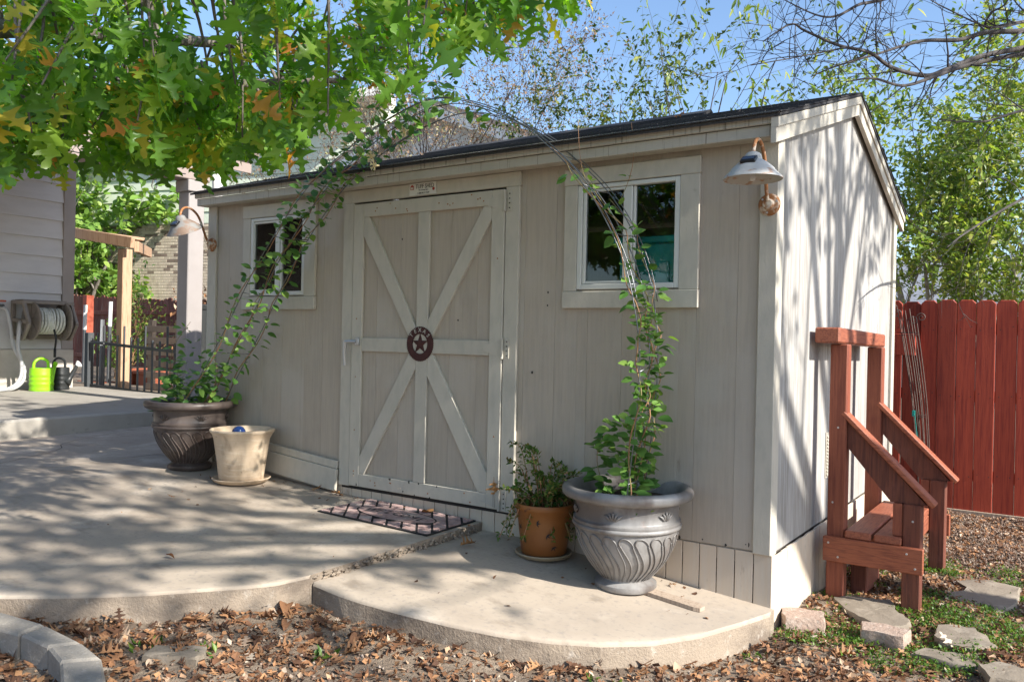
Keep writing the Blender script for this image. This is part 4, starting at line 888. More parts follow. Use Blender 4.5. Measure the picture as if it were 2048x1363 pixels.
blk([(-2.41, -2.40), (-2.20, -2.345), (-1.985, -2.285), (-1.955, -2.39), (-2.16, -2.455), (-2.37, -2.51)], 'weathered edging block with a small chip at the left picture edge')
blk([(-1.968, -2.284), (-1.752, -2.270), (-1.795, -2.366), (-1.948, -2.382)], 'grey edging block second from the left picture edge')
blk([(-1.740, -2.268), (-1.590, -2.284), (-1.655, -2.392), (-1.785, -2.366)], 'tan grey edging block third from the left picture edge')
blk([(-1.580, -2.288), (-1.385, -2.378), (-1.48, -2.475), (-1.646, -2.396)], 'grey edging block nearest the camera')
# ================================================================ litter, gravel, ground cover
q = random.Random(21)
def inside_lo(x, y): return -1.64 < x < .04 and y > np.interp(x, lx, ly)-.01
def inside_up(x, y): return x <= -1.64 and y > fy(x)-.01
def bare(x, y): return not inside_lo(x, y) and not inside_up(x, y) and not (-4.3 < x < .03 and y > -.02)
lm = []; cm = []; big = []
def dist_edge(x, y):
    if x < -1.64: return fy(x)-y
    if x < .036: return float(np.interp(x, lx, ly))-y
    return math.hypot(x-.04, min(0, y+.05))
n_ = 0
while n_ < 1700:
    x = q.uniform(-2.6, 1.1); y = q.uniform(-2.7, .6)
    if not bare(x, y): continue
    d = max(0, dist_edge(x, y)) if x < .036 else .25
    dens = math.exp(-d/.30)*(1.0 if x < -1.0 else .75)+.10
    if x < -1.15: dens = max(dens, .55)
    if x > .0: dens = .5
    if -1.1 < x < 0 and d > .12: dens = .07
    if q.random() > dens: continue
    n_ += 1; s = q.uniform(.03, .055) if q.random() < .6 else q.uniform(.06, .10); p = Vector((x, y, zg(x, y)+.008+.022*q.random()*math.exp(-d/.15)))
    m = (q.choice((0, 1, 2, 3, 4, 4, 5, 5, 4, 5)), lmat(p, (q.gauss(0, 1), q.gauss(0, 1), q.gauss(0, .14)), (q.gauss(0, .24), q.gauss(0, .24), 1), s))
    lm.append(m)
lm.sort(key=lambda m: (Vector(m[1].translation)-CAMP).length/m[1].to_scale()[0])
for i, (k, m) in enumerate(lm[:140]):
    o = make('fallen_leaf', ME_D[k], None, matrix=m); tag(o, 'dry brown oak leaf lying among the leaf litter on the dirt', 'leaf', 'dry oak leaves on the dirt')
sc_m = []
for k in range(70):
    x = q.uniform(-3.9, -.1); y = q.choice((-.03-abs(q.gauss(0, .10)), -.05-abs(q.gauss(0, .5))))
    if x > -1.64:
        if y < np.interp(x, lx, ly)+.03: continue
        z_ = zlo(x, y)
    else:
        if y < fy(x)+.03: continue
        z_ = zup(x, y)
    sc_m.append((q.randrange(2), lmat((x, y, z_+.004), rv(q), (q.gauss(0, .3), q.gauss(0, .3), 1), q.uniform(.008, .03))))
scatter('leaf_scraps', T_CHIP, sc_m, M['litter'], None, 'stuff', 'tiny leaf scraps blown onto the concrete', 'leaf scraps', smooth=False)
scatter('leaf_litter', T_LIT, lm[140:], M['litter'], None, 'stuff', 'brown dry leaf litter along the slab edges', 'leaf litter')
while len(cm) < 14000:
    x = q.uniform(-2.6, 1.2); y = q.uniform(-2.7, 1.6)
    if not bare(x, y) or (x < .03 and y > 0): continue
    cm.append((q.randrange(2), lmat((x, y, zg(x, y)+.004+.008*q.random()), rv(q)+Vector((0, 0, 0)), (q.gauss(0, .4), q.gauss(0, .4), 1), q.uniform(.008, .034))))
while len(cm) < 22000:
    x = q.uniform(.06, 2.0); y = q.uniform(.4, 3.8)
    cm.append((q.randrange(2), lmat((x, y, zg(x, y)+.008+.01*q.random()), rv(q), (q.gauss(0, .4), q.gauss(0, .4), 1), q.uniform(.008, .03))))
scatter('mulch_chips', T_CHIP, cm, M['litter'], None, 'stuff', 'broken leaf and bark bits covering the dirt', 'mulch', smooth=False)
OCT = ([(1, 0, 0), (-1, 0, 0), (0, 1, 0), (0, -1, 0), (0, 0, .7), (0, 0, -.7)], [(0, 2, 4), (2, 1, 4), (1, 3, 4), (3, 0, 4), (2, 0, 5), (1, 2, 5), (3, 1, 5), (0, 3, 5)])
OCT2 = ([(1, .2, .1), (-.9, 0, .2), (.1, .8, 0), (-.1, -1, .1), (.2, 0, .6), (0, .1, -.6)], OCT[1])
pm = []
while len(pm) < 17000:
    x = q.uniform(.05, 1.9); y = 1.0+2.85*q.random()**.8
    if y < 1.9 and q.random() > .25: continue
    pm.append((q.randrange(2), lmat((x, y, zg(x, y)+.006), rv(q), rv(q), q.uniform(.005, .0125))))
while len(pm) < 20000:
    x = q.uniform(-2.0, 1.1); y = q.uniform(-2.5, .4)
    if bare(x, y): pm.append((q.randrange(2), lmat((x, y, zg(x, y)+.003), rv(q), rv(q), q.uniform(.004, .011))))
scatter('gravel', [OCT, OCT2], pm, M['pebble'], None, 'stuff', 'pinkish tan pea gravel spread along the red fence', 'gravel')
gm_ = []
cl = [(q.uniform(.1, 1.15), q.uniform(-.02, 2.0), q.uniform(.05, .17)) for _ in range(40)]+[(.10, .02, .10), (.22, -.02, .06), (-.02, -.32, .05), (.5, -.05, .07), (.75, .75, .14), (.62, .62, .12), (.95, .75, .12), (.55, .95, .12), (.14, .40, .06)]
for (cx, cy, r) in cl:
    for k in range(int(1500*r*1.5)):
        x = cx+q.gauss(0, r*.55); y = cy+q.gauss(0, r*.55)
        if x < .04 or not bare(x, y): continue
        gm_.append((q.randrange(2), lmat((x, y, zg(x, y)+.004+q.random()*.018), rv(q)+Vector((0, 0, .6)), Vector((0, 0, 1))+rv(q)*.5, q.uniform(.009, .021))))
for (cx, cy, n2) in [(-1.55, -1.93, 10), (-1.25, -1.60, 5), (-.32, -1.02, 4), (.02, -.30, 6), (-1.75, -2.0, 6), (.30, .10, 8), (.45, .02, 6)]:
    for k in range(n2*2): gm_.append((1, lmat((cx+q.gauss(0, .04), cy+q.gauss(0, .04), zg(cx, cy)), (q.gauss(0, .7), q.gauss(0, .7), 1), rv(q), q.uniform(.02, .05))))
scatter('ground_cover', T_TINY, gm_, M['grass'], None, 'stuff', 'low green weeds growing around the stepping stones', 'weeds')
# ================================================================ bench
bn = thing('garden_bench', (.3, 1.29, -.02), 'red stained wooden bench with sloping arms against the shed side', 'bench')
RD = M['redwood']
box('back_post', RD, bn, .083, .172, .765, .850, -.06, 1.345, c=.006); box('back_post', RD, bn, .083, .172, 1.715, 1.800, -.06, 1.333, c=.006)
MB().bar((.090, .655, 1.391), (.090, 1.905, 1.374), .125, .082, c=.008).build('head_beam', M['redwood_y'], bn)
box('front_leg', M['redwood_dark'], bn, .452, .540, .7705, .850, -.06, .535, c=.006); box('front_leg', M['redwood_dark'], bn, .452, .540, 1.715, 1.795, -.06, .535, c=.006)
box('side_apron', M['redwood_x'], bn, .072, .556, .732, .7645, .192, .322, c=.004); box('side_apron', M['redwood_x'], bn, .072, .556, 1.8005, 1.833, .192, .322, c=.004)
box('seat_plank', M['redwood_y'], bn, .178, .308, .745, 1.80, .3225, .364, c=.006); box('seat_plank', M['redwood_y'], bn, .322, .4515, .745, 1.80, .3225, .364, c=.006)
box('seat_support', M['redwood_y'], bn, .173, .21, .8505, 1.7145, .23, .321, c=.003); box('seat_support', M['redwood_y'], bn, .415, .4515, .8505, 1.7145, .23, .321, c=.003)
for y0 in (.775, 1.722):
    box('arm_cleat', M['redwood'], bn, .405, .4505, y0, y0+.06, .3655, .533, c=.003)
    a = Vector((.145, y0+.035, .872)); b = Vector((.575, y0+.035, .515)); d = (b-a).normalized()
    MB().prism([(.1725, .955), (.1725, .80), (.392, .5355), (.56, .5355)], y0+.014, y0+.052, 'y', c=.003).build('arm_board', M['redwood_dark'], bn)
    MB().bar((.15, y0+.033, .982), (.597, y0+.033, .536), .092, .026, (0, 0, 1), c=.005).build('arm_cap', M['redwood_x'], bn)
sb = MB()
for (x, y, z) in ((.10, .732, .29), (.15, .732, .22), (.48, .732, .29), (.52, .732, .22), (.11, .765, .5), (.13, .765, .9), (.50, .7705, .45)): sb.lathe([(.0001, .004), (.005, .0035), (.006, 0)], (x, y, z), 8, FRONT)
sb.build('screws', M['silver'], bn, kind='stuff')
sb = MB().box(.16, .245, 1.00, 1.36, -.05, .125, .006); sb.build('timber_block', M['redwood_dark'], label='short red timber block lying under the bench', cat='timber')
# ================================================================ red fence
fn = thing('picket_fence', (.4, 3.86, -.03), 'tall red stained privacy fence behind the bench', 'fence')
fx = .784; edges = [-.056-.1405*k for k in range(1, 10)][::-1]+[-.056, .084, .213, .354, .495, .636, .784]+[.784+.1405*k for k in range(1, 16)]
for i, (a, b) in enumerate(zip(edges, edges[1:])):
    zt = 1.733+rnd.uniform(-.006, .006); zb = -.04; a += .0013; b -= .0013; yo = rnd.uniform(-.004, .004)
    if abs(a-(-.056)) < .01: yo += .02
    MB().prism([(a, zb), (b, zb), (b, zt-.028), (b-.028, zt), (a+.028, zt), (a, zt-.028)], 3.872+yo, 3.850+yo, 'y', c=.005).build('picket', M['fence'], fn)
for z in (.25, .9, 1.45): box('fence_rail', M['fence'], fn, -1.3, 2.85, 3.874, 3.915, z, z+.09, c=.003)
box('fence_post', M['fence'], fn, -.02, .07, 3.916, 4.0, -.05, 1.62, c=.003); box('fence_post', M['fence'], fn, 2.2, 2.29, 3.916, 4.0, -.05, 1.62, c=.003)
nb_ = MB()
for a, b in zip(edges, edges[1:]):
    for z in (.30, .95, 1.50):
        for xx in (a+.03, b-.03): nb_.lathe([(.0001, .0035), (.004, .003), (.0045, 0)], (xx, 3.8495, z+rnd.uniform(-.02, .02)), 6, FRONT)
nb_.build('nails', M['dark'], fn, kind='stuff')
box('kick_board', M['weathered'], fn, .2, 2.8, 3.828, 3.848, -.05, .012, c=.003)
box('rail_offcut', M['fence'], fn, -.12, .055, 3.80, 3.838, 1.27, 1.45, c=.003)
# folded wire trellis leaning in the corner
tr = thing('wire_trellis', (.2, 3.4, .02), 'folded wire trellis with curled tops leaning by the red fence', 'trellis')
for k in range(8):
    u = k/7; top = Vector((-.02+.135*u, 3.36+.05*math.sin(k*2.1), 1.60+.05*math.cos(k*2.4))); bot = Vector((.165+.085*u, 3.42+.04*math.cos(k*3), .0))
    mid = (top+bot)/2+Vector((.028, 0, .05)); MB().tube(spline([bot, mid, top], 8), .0032, 6).build('trellis_wire', M['wirerust'], tr, smooth=True)
    if k in (0, 2, 4, 7):
        c = top+Vector((-.035 if k < 4 else .03, 0, .0)); pts = []
        sg = -1 if k < 4 else 1
        for a in range(0, 560, 24): rr = .036*(1-a/700); pts.append(Vector((top.x+sg*(.036-rr*math.cos(R(a))), top.y, top.z+rr*math.sin(R(a))+.0)))
        MB().tube(pts, .0034, 6).build('scroll', M['wirerust'], tr, smooth=True)
for z, x0, x1 in ((1.435, -.005, .14), (1.452, -.005, .14), (.80, .12, .2), (.785, .12, .2)): MB().tube([(x0, 3.37, z), (x1, 3.37, z+.004)], .0028, 6).build('cross_wire', M['wirerust'], tr)
tp = MB(); tp.box(.105, .125, 3.355, 3.385, .79, .835, .002); tp.bar((.125, 3.36, .80), (.15, 3.36, .60), .014, .004); tp.build('tape_tie', M['tealtape'], tr)
# ================================================================ left: porch, house, gate, garden
po = MB().prism([(-6.345, -14.2), (-6.385, -.53), (-6.475, .97), (-6.50, 2.25), (-10.3, 2.25), (-10.3, -14.2)], .25, .545, 'z', c=.02).build('porch_slab', M['porch'], loc=(0, 0, 0), kind='structure', auto=30)
hs = thing('house', (-10.3, -1, .54), 'grey lap sided house with covered porch on the left', 'house')
box('foundation', M['foundation'], hs, -10.6, -10.175, -14.2, 2.055, .30, 1.065, c=.01)
MB().box(-10.6, -10.235, -14.2, 1.95, 1.066, 4.7).build('wall', M['lapsiding'], hs)
z = 1.07
while z < 4.5:
    MB().prism([(-10.234, z), (-10.187, z), (-10.219, z+.255), (-10.234, z+.255)], -14.2, 1.888, 'y').build('lap_board', M['lapsiding'], hs); z += .2475
box('corner_board', M['posttrim'], hs, -10.234, -10.178, 1.8885, 2.045, 1.068, 4.6, c=.006)
box('corner_board', M['posttrim'], hs, -10.6, -10.235, 2.005, 2.05, 1.068, 4.6, c=.006)
box('porch_post', M['posttrim'], hs, -6.855, -6.665, 1.425, 1.615, .546, 2.84, c=.008)
box('post_capital', M['posttrim'], hs, -6.88, -6.64, 1.40, 1.64, 2.8405, 2.965, c=.008)
box('porch_beam', M['brownbeam'], hs, -6.87, -6.65, -14.2, 1.67, 2.966, 3.16, c=.008)
MB().prism([(-6.66, 3.165), (-10.9, 4.87), (-10.9, 4.91), (-6.66, 3.205)], -14.2, 2.2, 'y').build('porch_ceiling', M['brownbeam'], hs)
box('roof_fascia', M['brownbeam'], hs, -6.655, -6.64, -14.2, 2.2, 3.162, 3.34, c=.006)
MB().prism([(-6.55, 3.33), (-11.2, 5.2), (-11.2, 5.28), (-6.5, 3.39)], -14.3, 2.2, 'y').build('house_roof', M['rooftan'], hs)
dsp = MB().tube(spline([(-9.6, 3.0, 3.95), (-9.0, 3.0, 3.76), (-8.62, 3.0, 3.62), (-8.43, 3.0, 3.46), (-8.38, 3.0, 3.2), (-8.38, 3.0, 2.3), (-8.38, 3.0, .4)], 6), .065, 12)
dsp.build('downspout', M['whiteplastic'], label='white curved downspout pipe behind the porch post', cat='pipe', auto=40)
sl = thing('string_lights', (-6.55, .5, 2.9), 'black string lights hanging below the porch beam', 'string lights')
bl = [(-6.55, -.6, 3.0), (-6.55, .06, 2.99), (-6.55, .51, 2.985), (-6.55, .95, 2.97), (-6.55, 1.3, 2.99)]
MB().tube(spline([(-6.55, -2, 3.02)]+bl, 6), .006, 6).build('cable', M['black'], sl)
for p in bl[1:4]:
    MB().tube([Vector(p), Vector(p)+Vector((0, 0, -.035)), Vector(p)+Vector((0, 0, -.10))], [.006, .02, .022], 10).build('socket', M['black'], sl)
    MB().lathe([(.012, 0), (.024, -.03), (.03, -.06), (.022, -.09), (.0001, -.10)], Vector(p)+Vector((0, 0, -.10)), 14).build('bulb', M['glass'], sl, smooth=True)
# hose reel
hr = thing('hose_reel', (-9.97, 1.57, 1.19), 'brown plastic wall mounted hose reel wound with hose', 'hose reel')
GP = M['grayplastic']
for y in (1.262, 1.86):
    s = MB(); s.bar((-10.165, y, 1.70), (-10.165, y, 1.20), .04, .05, c=.006); s.bar((-10.165, y, 1.68), (-9.90, y, 1.67), .04, .05, c=.006); s.bar((-9.90, y, 1.68), (-9.74, y, 1.40), .04, .05, c=.006); s.bar((-9.74, y, 1.41), (-9.90, y, 1.20), .04, .05, c=.006); s.bar((-10.165, y, 1.22), (-9.90, y, 1.21), .04, .05, c=.006); s.bar((-10.165, y, 1.45), (-9.76, y, 1.42), .04, .05, c=.006)
    s.build('side_frame', GP, hr)
box('top_bar', GP, hr, -9.96, -9.86, 1.24, 1.89, 1.655, 1.70, c=.008); box('back_bar', GP, hr, -10.17, -10.12, 1.24, 1.89, 1.20, 1.26, c=.008); box('top_shelf', GP, hr, -10.17, -9.96, 1.28, 1.84, 1.70, 1.712, c=.003)
AY = Matrix(((1, 0, 0), (0, 0, 1), (0, -1, 0))); HC = Vector((-9.93, 0, 1.44))
for y in (1.375, 1.775):
    rd = MB(); rd.lathe([(.215, -.012), (.245, -.012), (.255, .0), (.245, .012), (.215, .012), (.21, 0), (.215, -.012)], HC+Vector((0, y, 0)), 36, AY)
    rd.lathe([(.0001, .006), (.212, .004), (.212, -.004), (.0001, -.006)], HC+Vector((0, y, 0)), 36, AY)
    dk = rd.build('reel_disc', GP, hr, auto=40)
    sp_ = MB()
    for a in range(0, 360, 45): sp_.bar(HC+Vector((0, y, 0)), HC+Vector((.21*math.cos(R(a)), y, .21*math.sin(R(a)))), .026, .03)
    sp_.build('spokes', GP, dk)
MB().tube([HC+Vector((0, 1.27, 0)), HC+Vector((0, 1.86, 0))], .045, 14).build('axle', GP, hr)
k = 0; hw = random.Random(4)
for lay, r_ in enumerate((.12, .155)):
    for i in range(11-lay*2):
        y0 = 1.41+lay*.03+i*.033; pts = [HC+Vector(((r_+.006*hw.random())*math.cos(a), y0+.012*math.sin(a+i), (r_+.006*hw.random())*math.sin(a))) for a in np.linspace(0, 2*math.pi, 25)]
        MB().tube(pts, .0165, 8, cap=False).build('hose_coil', M['hose'], hr, smooth=True)
MB().tube(spline([HC+Vector((.12, 1.6, -.1)), HC+Vector((.16, 1.61, -.22)), HC+Vector((.13, 1.615, -.36))], 5), .013, 8).tube([HC+Vector((.13, 1.615, -.36)), HC+Vector((.13, 1.615, -.47))], .017, 8).build('nozzle', M['black'], hr, smooth=True)
gh = thing('garden_hose', (-9.9, 1.15, .55), 'grey garden hose hanging from the wall tap beside the reel', 'hose')
MB().tube(spline([(-10.12, 1.10, 1.60), (-10.04, 1.13, 1.56), (-10.0, 1.16, 1.35), (-9.95, 1.18, 1.1), (-9.9, 1.28, .85), (-9.86, 1.26, .68), (-9.82, 1.12, .58), (-9.8, .9, .57), (-9.8, .5, .57)], 7), .022, 10).build('hose_run', M['hosegray'], gh, smooth=True)
MB().tube(spline([(-9.93, 1.24, 1.42), (-9.86, 1.20, 1.36), (-9.84, 1.18, 1.1), (-9.83, 1.22, .9), (-9.82, 1.2, .7), (-9.8, 1.05, .58), (-9.78, .7, .57)], 7), .022, 10).build('hose_run', M['hosegray'], gh, smooth=True)
MB().tube([(-10.19, 1.10, 1.62), (-10.08, 1.10, 1.62)], .022, 8).build('tap_body', M['iron'], gh)
MB().lathe([(.0001, .01), (.035, .012), (.04, .0), (.035, -.01), (.0001, -.008)], (-10.09, 1.10, 1.68), 12).build('tap_handle', M['redpost'], gh)
# watering cans
def can(loc, r, h, m, label, rose):
    X, Y, Z = loc; t = thing('watering_can', loc, label, 'watering can')
    pr_ = [(.0001, 0), (r, 0), (r*1.03, .012), (r, .03)]
    for k in range(3): z_ = h*(.3+.2*k); pr_ += [(r, z_-.02), (r*1.035, z_-.006), (r*1.035, z_+.006), (r, z_+.02)]
    pr_ += [(r, h*.93), (r*.97, h), (r*.55, h*1.0), (.0001, h*.985)]
    MB().lathe(pr_, loc, 32).build('body', m, t, auto=40)
    MB().tube(spline([(X, Y-r*.72, Z+h*.97), (X, Y-r*.66, Z+h*1.25), (X, Y-.02, Z+h*1.42), (X, Y+r*.5, Z+h*1.3), (X, Y+r*.6, Z+h*.98)], 6), r*.13, 10).build('handle', m, t, smooth=True)
    tip = Vector((X+.05, Y+r*1.75 if rose else Y+r*1.02, Z+h*(1.1 if rose else 1.12))); base = Vector((X+.10, Y+r*.35, Z+h*.28))
    MB().tube([base, base.lerp(tip, .3), tip], [.05 if not rose else .055, .036, .019], 12).build('spout', m, t, smooth=True)
    if rose: MB().lathe([(.018, -.02), (.05, .02), (.052, .028), (.0001, .036)], tip, 18, Matrix.Rotation(R(-60), 3, 'X')).build('rose', M['whiteplastic'], t, auto=40)
    else: MB().tube([tip, tip+(tip-base).normalized()*.04], [.028, .024], 12).build('spout_tip', m, t)
can((-9.74, 1.425, .547), .138, .29, M['limeplastic'], 'bright lime green watering can on the porch floor', False)
can((-9.84, 1.70, .547), .118, .29, M['blackplastic'], 'black watering can with white rose beside the green can', True)
# iron gate between house corner and porch post
ig = thing('iron_gate', (-9.0, 2.32, .45), 'dark iron bar gate between the house corner and the porch', 'gate')
for x, h in ((-10.28, 1.30), (-8.12, 1.24)): box('gate_post', M['iron'], ig, x-.045, x+.045, 2.28, 2.37, .40, h, c=.006)
MB().bar((-10.24, 2.325, 1.17), (-8.16, 2.325, 1.08), .02, .04).build('rail', M['iron'], ig); MB().bar((-10.24, 2.325, .56), (-8.16, 2.325, .52), .02, .04).build('rail', M['iron'], ig)
for i in range(12):
    x = -10.10+i*.166; zt = 1.30-.01*i if i % 3 != 1 else 1.40; MB().box(x-.013, x+.013, 2.336, 2.356, .46, zt, .003).build('bar', M['iron'], ig)
box('latch', M['iron'], ig, -10.24, -9.86, 2.29, 2.314, 1.14, 1.17, c=.004)
ab = thing('wood_arbour', (-9.6, 2.6, .42), 'small timber arbour with orange brown post behind the gate', 'arbour')
box('arbour_post', M['cedar'], ab, -9.74, -9.60, 2.40, 2.54, .40, 2.46, c=.008)
MB().bar((-9.40, 2.42, 2.53), (-11.6, 2.2, 2.86), .06, .15, c=.006).build('arbour_beam', M['cedar'], ab)
MB().bar((-9.55, 2.56, 2.50), (-11.4, 3.9, 2.62), .06, .15, c=.006).build('arbour_beam', M['cedar'], ab)
for k in range(6): MB().bar((-9.95-.26*k, 2.42, 2.66+.035*k), (-9.95-.26*k, 2.85+.16*k, 2.64+.035*k), .22, .025, c=.003).build('roof_board', M['cedar'], ab)
pa = thing('wood_pallet', (-9.5, 3.0, .42), 'weathered wooden pallet standing behind the gate', 'pallet')
for x in (-9.86, -9.2): box('pallet_post', M['weathered'], pa, x-.05, x+.05, 2.98, 3.05, .41, 1.50, c=.004)
for i in range(6): box('slat', M['weathered'], pa, -9.95, -9.05, 2.955, 2.979, .50+i*.165, .59+i*.165, c=.003)
def planter(x0, x1, y0, y1, z0, z1, lb):
    t = thing('planter_box', ((x0+x1)/2, (y0+y1)/2, z0), lb, 'planter'); cx, cy = (x0+x1)/2, (y0+y1)/2
    b = MB(); b.prism([(x0+.06, y0+.04), (x1-.06, y0+.04), (x1-.06, y1-.04), (x0+.06, y1-.04)], 0, 1, 'z')
    b.v = [((p[0]-cx)*(1 if p[2] < .5 else 1.15)+cx, (p[1]-cy)*(1 if p[2] < .5 else 1.15)+cy, z0+(z1-z0)*p[2]) for p in b.v]; b.build('box', M['planter'], t)
    box('rim', M['planter'], t, x0-.02, x1+.02, y0-.02, y1+.02, z1-.05, z1, c=.006); MB().box(x0+.03, x1-.03, y0+.03, y1-.03, z1, z1+.008).build('soil', M['soil'], t)
planter(-12.4, -11.7, 3.3, 3.6, .33, .50, 'low terracotta planter box behind the left end of the gate')
planter(-11.35, -11.0, 3.4, 3.7, .33, .75, 'tall terracotta planter behind the middle of the gate')
planter(-10.95, -10.55, 3.4, 3.7, .33, .72, 'terracotta planter left of the wooden pallet')
box('garden_post', M['redpost'], None, -14.5, -14.36, 4.45, 4.59, .25, 2.0, label='orange red wooden post in front of the old fence', cat='post')
for x, y, zt, lb in ((-12.08, 3.2, 1.74, 'tall green garden stake with white tip left of arbour post'), (-11.69, 3.4, 1.80, 'green garden stake with white tip just left of the arbour'), (-11.2, 3.0, 1.50, 'leaning green garden stake behind the gate')):
    t = thing('garden_stake', (x, y, .35), lb, 'stake', 'green garden stakes'); MB().tube([(x, y, .32), (x+.02, y, zt-.4)], .028, 8).build('stake_body', M['iron'], t); MB().tube([(x+.02, y, zt-.399), (x+.035, y, zt)], .029, 8).build('stake_tip', M['whiteplastic'], t)
bb = thing('black_bin', (-7.85, 2.4, .4), 'tall black plastic bin partly hidden behind the porch post', 'bin')
MB().lathe([(.0001, 0), (.135, 0), (.15, .9), (.155, 1.2), (.17, 1.2), (.175, 1.25), (.15, 1.26), (.14, 1.2), (.13, .3), (.0001, .3)], (-7.85, 2.4, .42), 28).build('bin_body', M['blackplastic'], bb, auto=40)
# old fence and neighbour houses
of = thing('old_fence', (-16, 6.5, .3), 'weathered reddish picket fence beyond the gate', 'fence')
for i in range(46):
    a = -19.8+i*.148; b = a+.143; zt = 2.20-.2*(i/40)+rnd.uniform(-.03, .03)
    MB().prism([(a, .25), (b, .25), (b, zt-.03), (b-.03, zt), (a+.03, zt), (a, zt-.03)], 6.52+rnd.uniform(0, .015), 6.50, 'y').build('picket', M['oldfence'], of)
for z in (.7, 1.7): box('fence_rail', M['oldfence'], of, -19.8, -13, 6.455, 6.497, z, z+.09)
nh = thing('brick_house', (-18, 9.5, .3), 'neighbour house with tan brick below pale green lap siding', 'house')
MB().box(-24, -12.5, 9.012, 12, .3, 4.16).build('brick_backing', M['mortar'], nh)
MB().box(-24, -12.5, 9.06, 12, 4.161, 7).build('wall', M['palegreen'], nh)
z = 4.165
while z < 6.9: MB().prism([(9.05, z), (8.995, z), (9.03, z+.33), (9.05, z+.33)], -24, -12.5, 'x').build('lap_board', M['palegreen'], nh); z += .30
MB().bar((-24, 8.7, 7.0), (-12.3, 8.7, 7.0), .9, .2).build('eave', M['housewhite'], nh)
vb, fb = boxgeo(.098, .01, .0325, .003)
bl_ = MB().add(vb, fb).mesh('brick', M['brick']); bd_ = MB().add(vb, fb).mesh('brick', M['brickdark'])
ext = []; nb = 0; qb = random.Random(6)
for r_ in range(27):
    for c_ in range(34):
        x = -22.6+c_*.208+(r_ % 2)*.104; z = 2.14+r_*.0755
        if -20.9 < x < -17.3 and r_ > 8 and nb < 299: make('brick', bd_ if qb.random() < .13 else bl_, nh, matrix=Matrix.Translation((x, 9.002, z))); nb += 1
        else: ext.append((0, Matrix.Translation((x, 9.002, z))))
nh.rotation_euler.z = R(17)
scatter('brick_courses', [(vb, fb)], ext, M['brick'], nh, 'stuff', smooth=False)
# white gabled neighbour house behind the shed, left
wh = thing('white_house', (-9.5, 10, 0), 'bright white gabled house glimpsed through trees behind the shed', 'house')
AX, AZ, EX, EZ = -10.4, 6.35, -6.3, 4.75
MB().prism([(-15.2, 0), (EX, 0), (EX, EZ), (AX, AZ-.05), (-15.2, EZ-.2)], 10.0, 15, 'y').build('gable_wall', M['housewhite'], wh)
for (a, b) in (((AX, AZ), (EX+.7, EZ-.30)), ((AX, AZ), (-15.9, EZ-.45))):
    d = Vector((b[0]-a[0], b[1]-a[1])).normalized(); n2 = Vector((-d.y, d.x)); n2 = n2 if n2.y > 0 else -n2
    MB().prism([a, b, (b[0]+n2.x*.12, b[1]+n2.y*.12), (a[0]+n2.x*.12, a[1]+n2.y*.12)], 9.6, 15.3, 'y').build('roof_slope', M['rooftan'], wh)
    MB().prism([(a[0]-n2.x*.22, a[1]-n2.y*.22), (b[0]-n2.x*.22, b[1]-n2.y*.22), b, a], 9.58, 9.64, 'y').build('barge_board', M['housewhite'], wh)
gh_ = thing('grey_roof_house', (2, 20, 0), 'neighbour house with blue grey shingle roof beyond the red fence', 'house')
MB().prism([(17.6, 2.25), (20.5, 3.75), (23.4, 2.25), (23.4, 2.1), (20.5, 3.6), (17.6, 2.1)], -4.6, 9, 'x').build('roof', M['roofgray'], gh_)
MB().box(-4.2, 8.6, 18.0, 23, 0, 2.3).build('wall', M['foundation'], gh_)
MB().box(-4.65, 9.05, 17.55, 17.6, 2.08, 2.27).build('gutter', M['housewhite'], gh_)
# ================================================================ trees
def grow(mb, p, d, L_, r, lev, cfg, q, nodes):
    n = max(3, int(cfg['seg'][lev])); pts = [Vector(p)]; dirs = [Vector(d).normalized()]; dd = Vector(d).normalized()
    for i in range(n):
        dd = (dd+rv(q)*cfg['gnarl']+Vector((0, 0, cfg['up'][lev]))).normalized(); pts.append(pts[-1]+dd*L_/n); dirs.append(dd)
    last = lev == len(cfg['kids'])
    r1 = r*(.25 if last else (.16 if lev == 0 else .4))
    mb.tube(pts, [r+(r1-r)*i/n for i in range(n+1)], 8 if lev == 0 else (6 if r > .02 else 4), cap=False)
    if lev >= cfg.get('leaflev', len(cfg['kids'])):
        for i in range(1, n+1): nodes.append((pts[i], dirs[i]))
    if last: return
    for k in range(cfg['kids'][lev]):
        t = cfg['from'][lev]+(1-cfg['from'][lev])*(k+q.random())/cfg['kids'][lev]; i = min(int(t*n), n-1); f = t*n-i
        pp = pts[i].lerp(pts[i+1], f); o = rv(q); o = (o-dirs[i]*o.dot(dirs[i])).normalized()
        a = R(q.uniform(*cfg['ang'][lev])); nd = dirs[i]*math.cos(a)+o*math.sin(a)
        grow(mb, pp, nd, L_*q.uniform(*cfg['ratio'][lev]), max(.0025, (r+(r1-r)*t)*cfg['rr']), lev+1, cfg, q, nodes)
def leafset(nodes, q, per, size, tn, droop=.3, off=.02, prob=1):
    out = []
    for p, d in nodes:
        if q.random() > prob: continue
        for _ in range(per):
            o = (rv(q)+d*.5-Vector((0, 0, droop))).normalized(); s = q.uniform(*size)
            out.append((q.randrange(tn), lmat(p+rv(q)*off, o, Vector((0, 0, 1))+rv(q)*.8, s)))
    return out
def tree(name, base, label, stems, cfg, seed, lmat_, tpl, per, size, bark, droop=.3, off=.03, prob=1, extra=None):
    q = random.Random(seed); t = thing(name, base, label, 'tree'); mb = MB(); nodes = []
    for (d, L_, r) in stems: grow(mb, base, d, L_, r, 0, cfg, q, nodes)
    mb.build('trunk', bark, t, smooth=True); lm_ = leafset(nodes, q, per, size, len(tpl), droop, off, prob)
    if extra: lm_ += extra(q)
    if lm_: scatter('crown', tpl, lm_, lmat_, t, 'stuff')
    return t
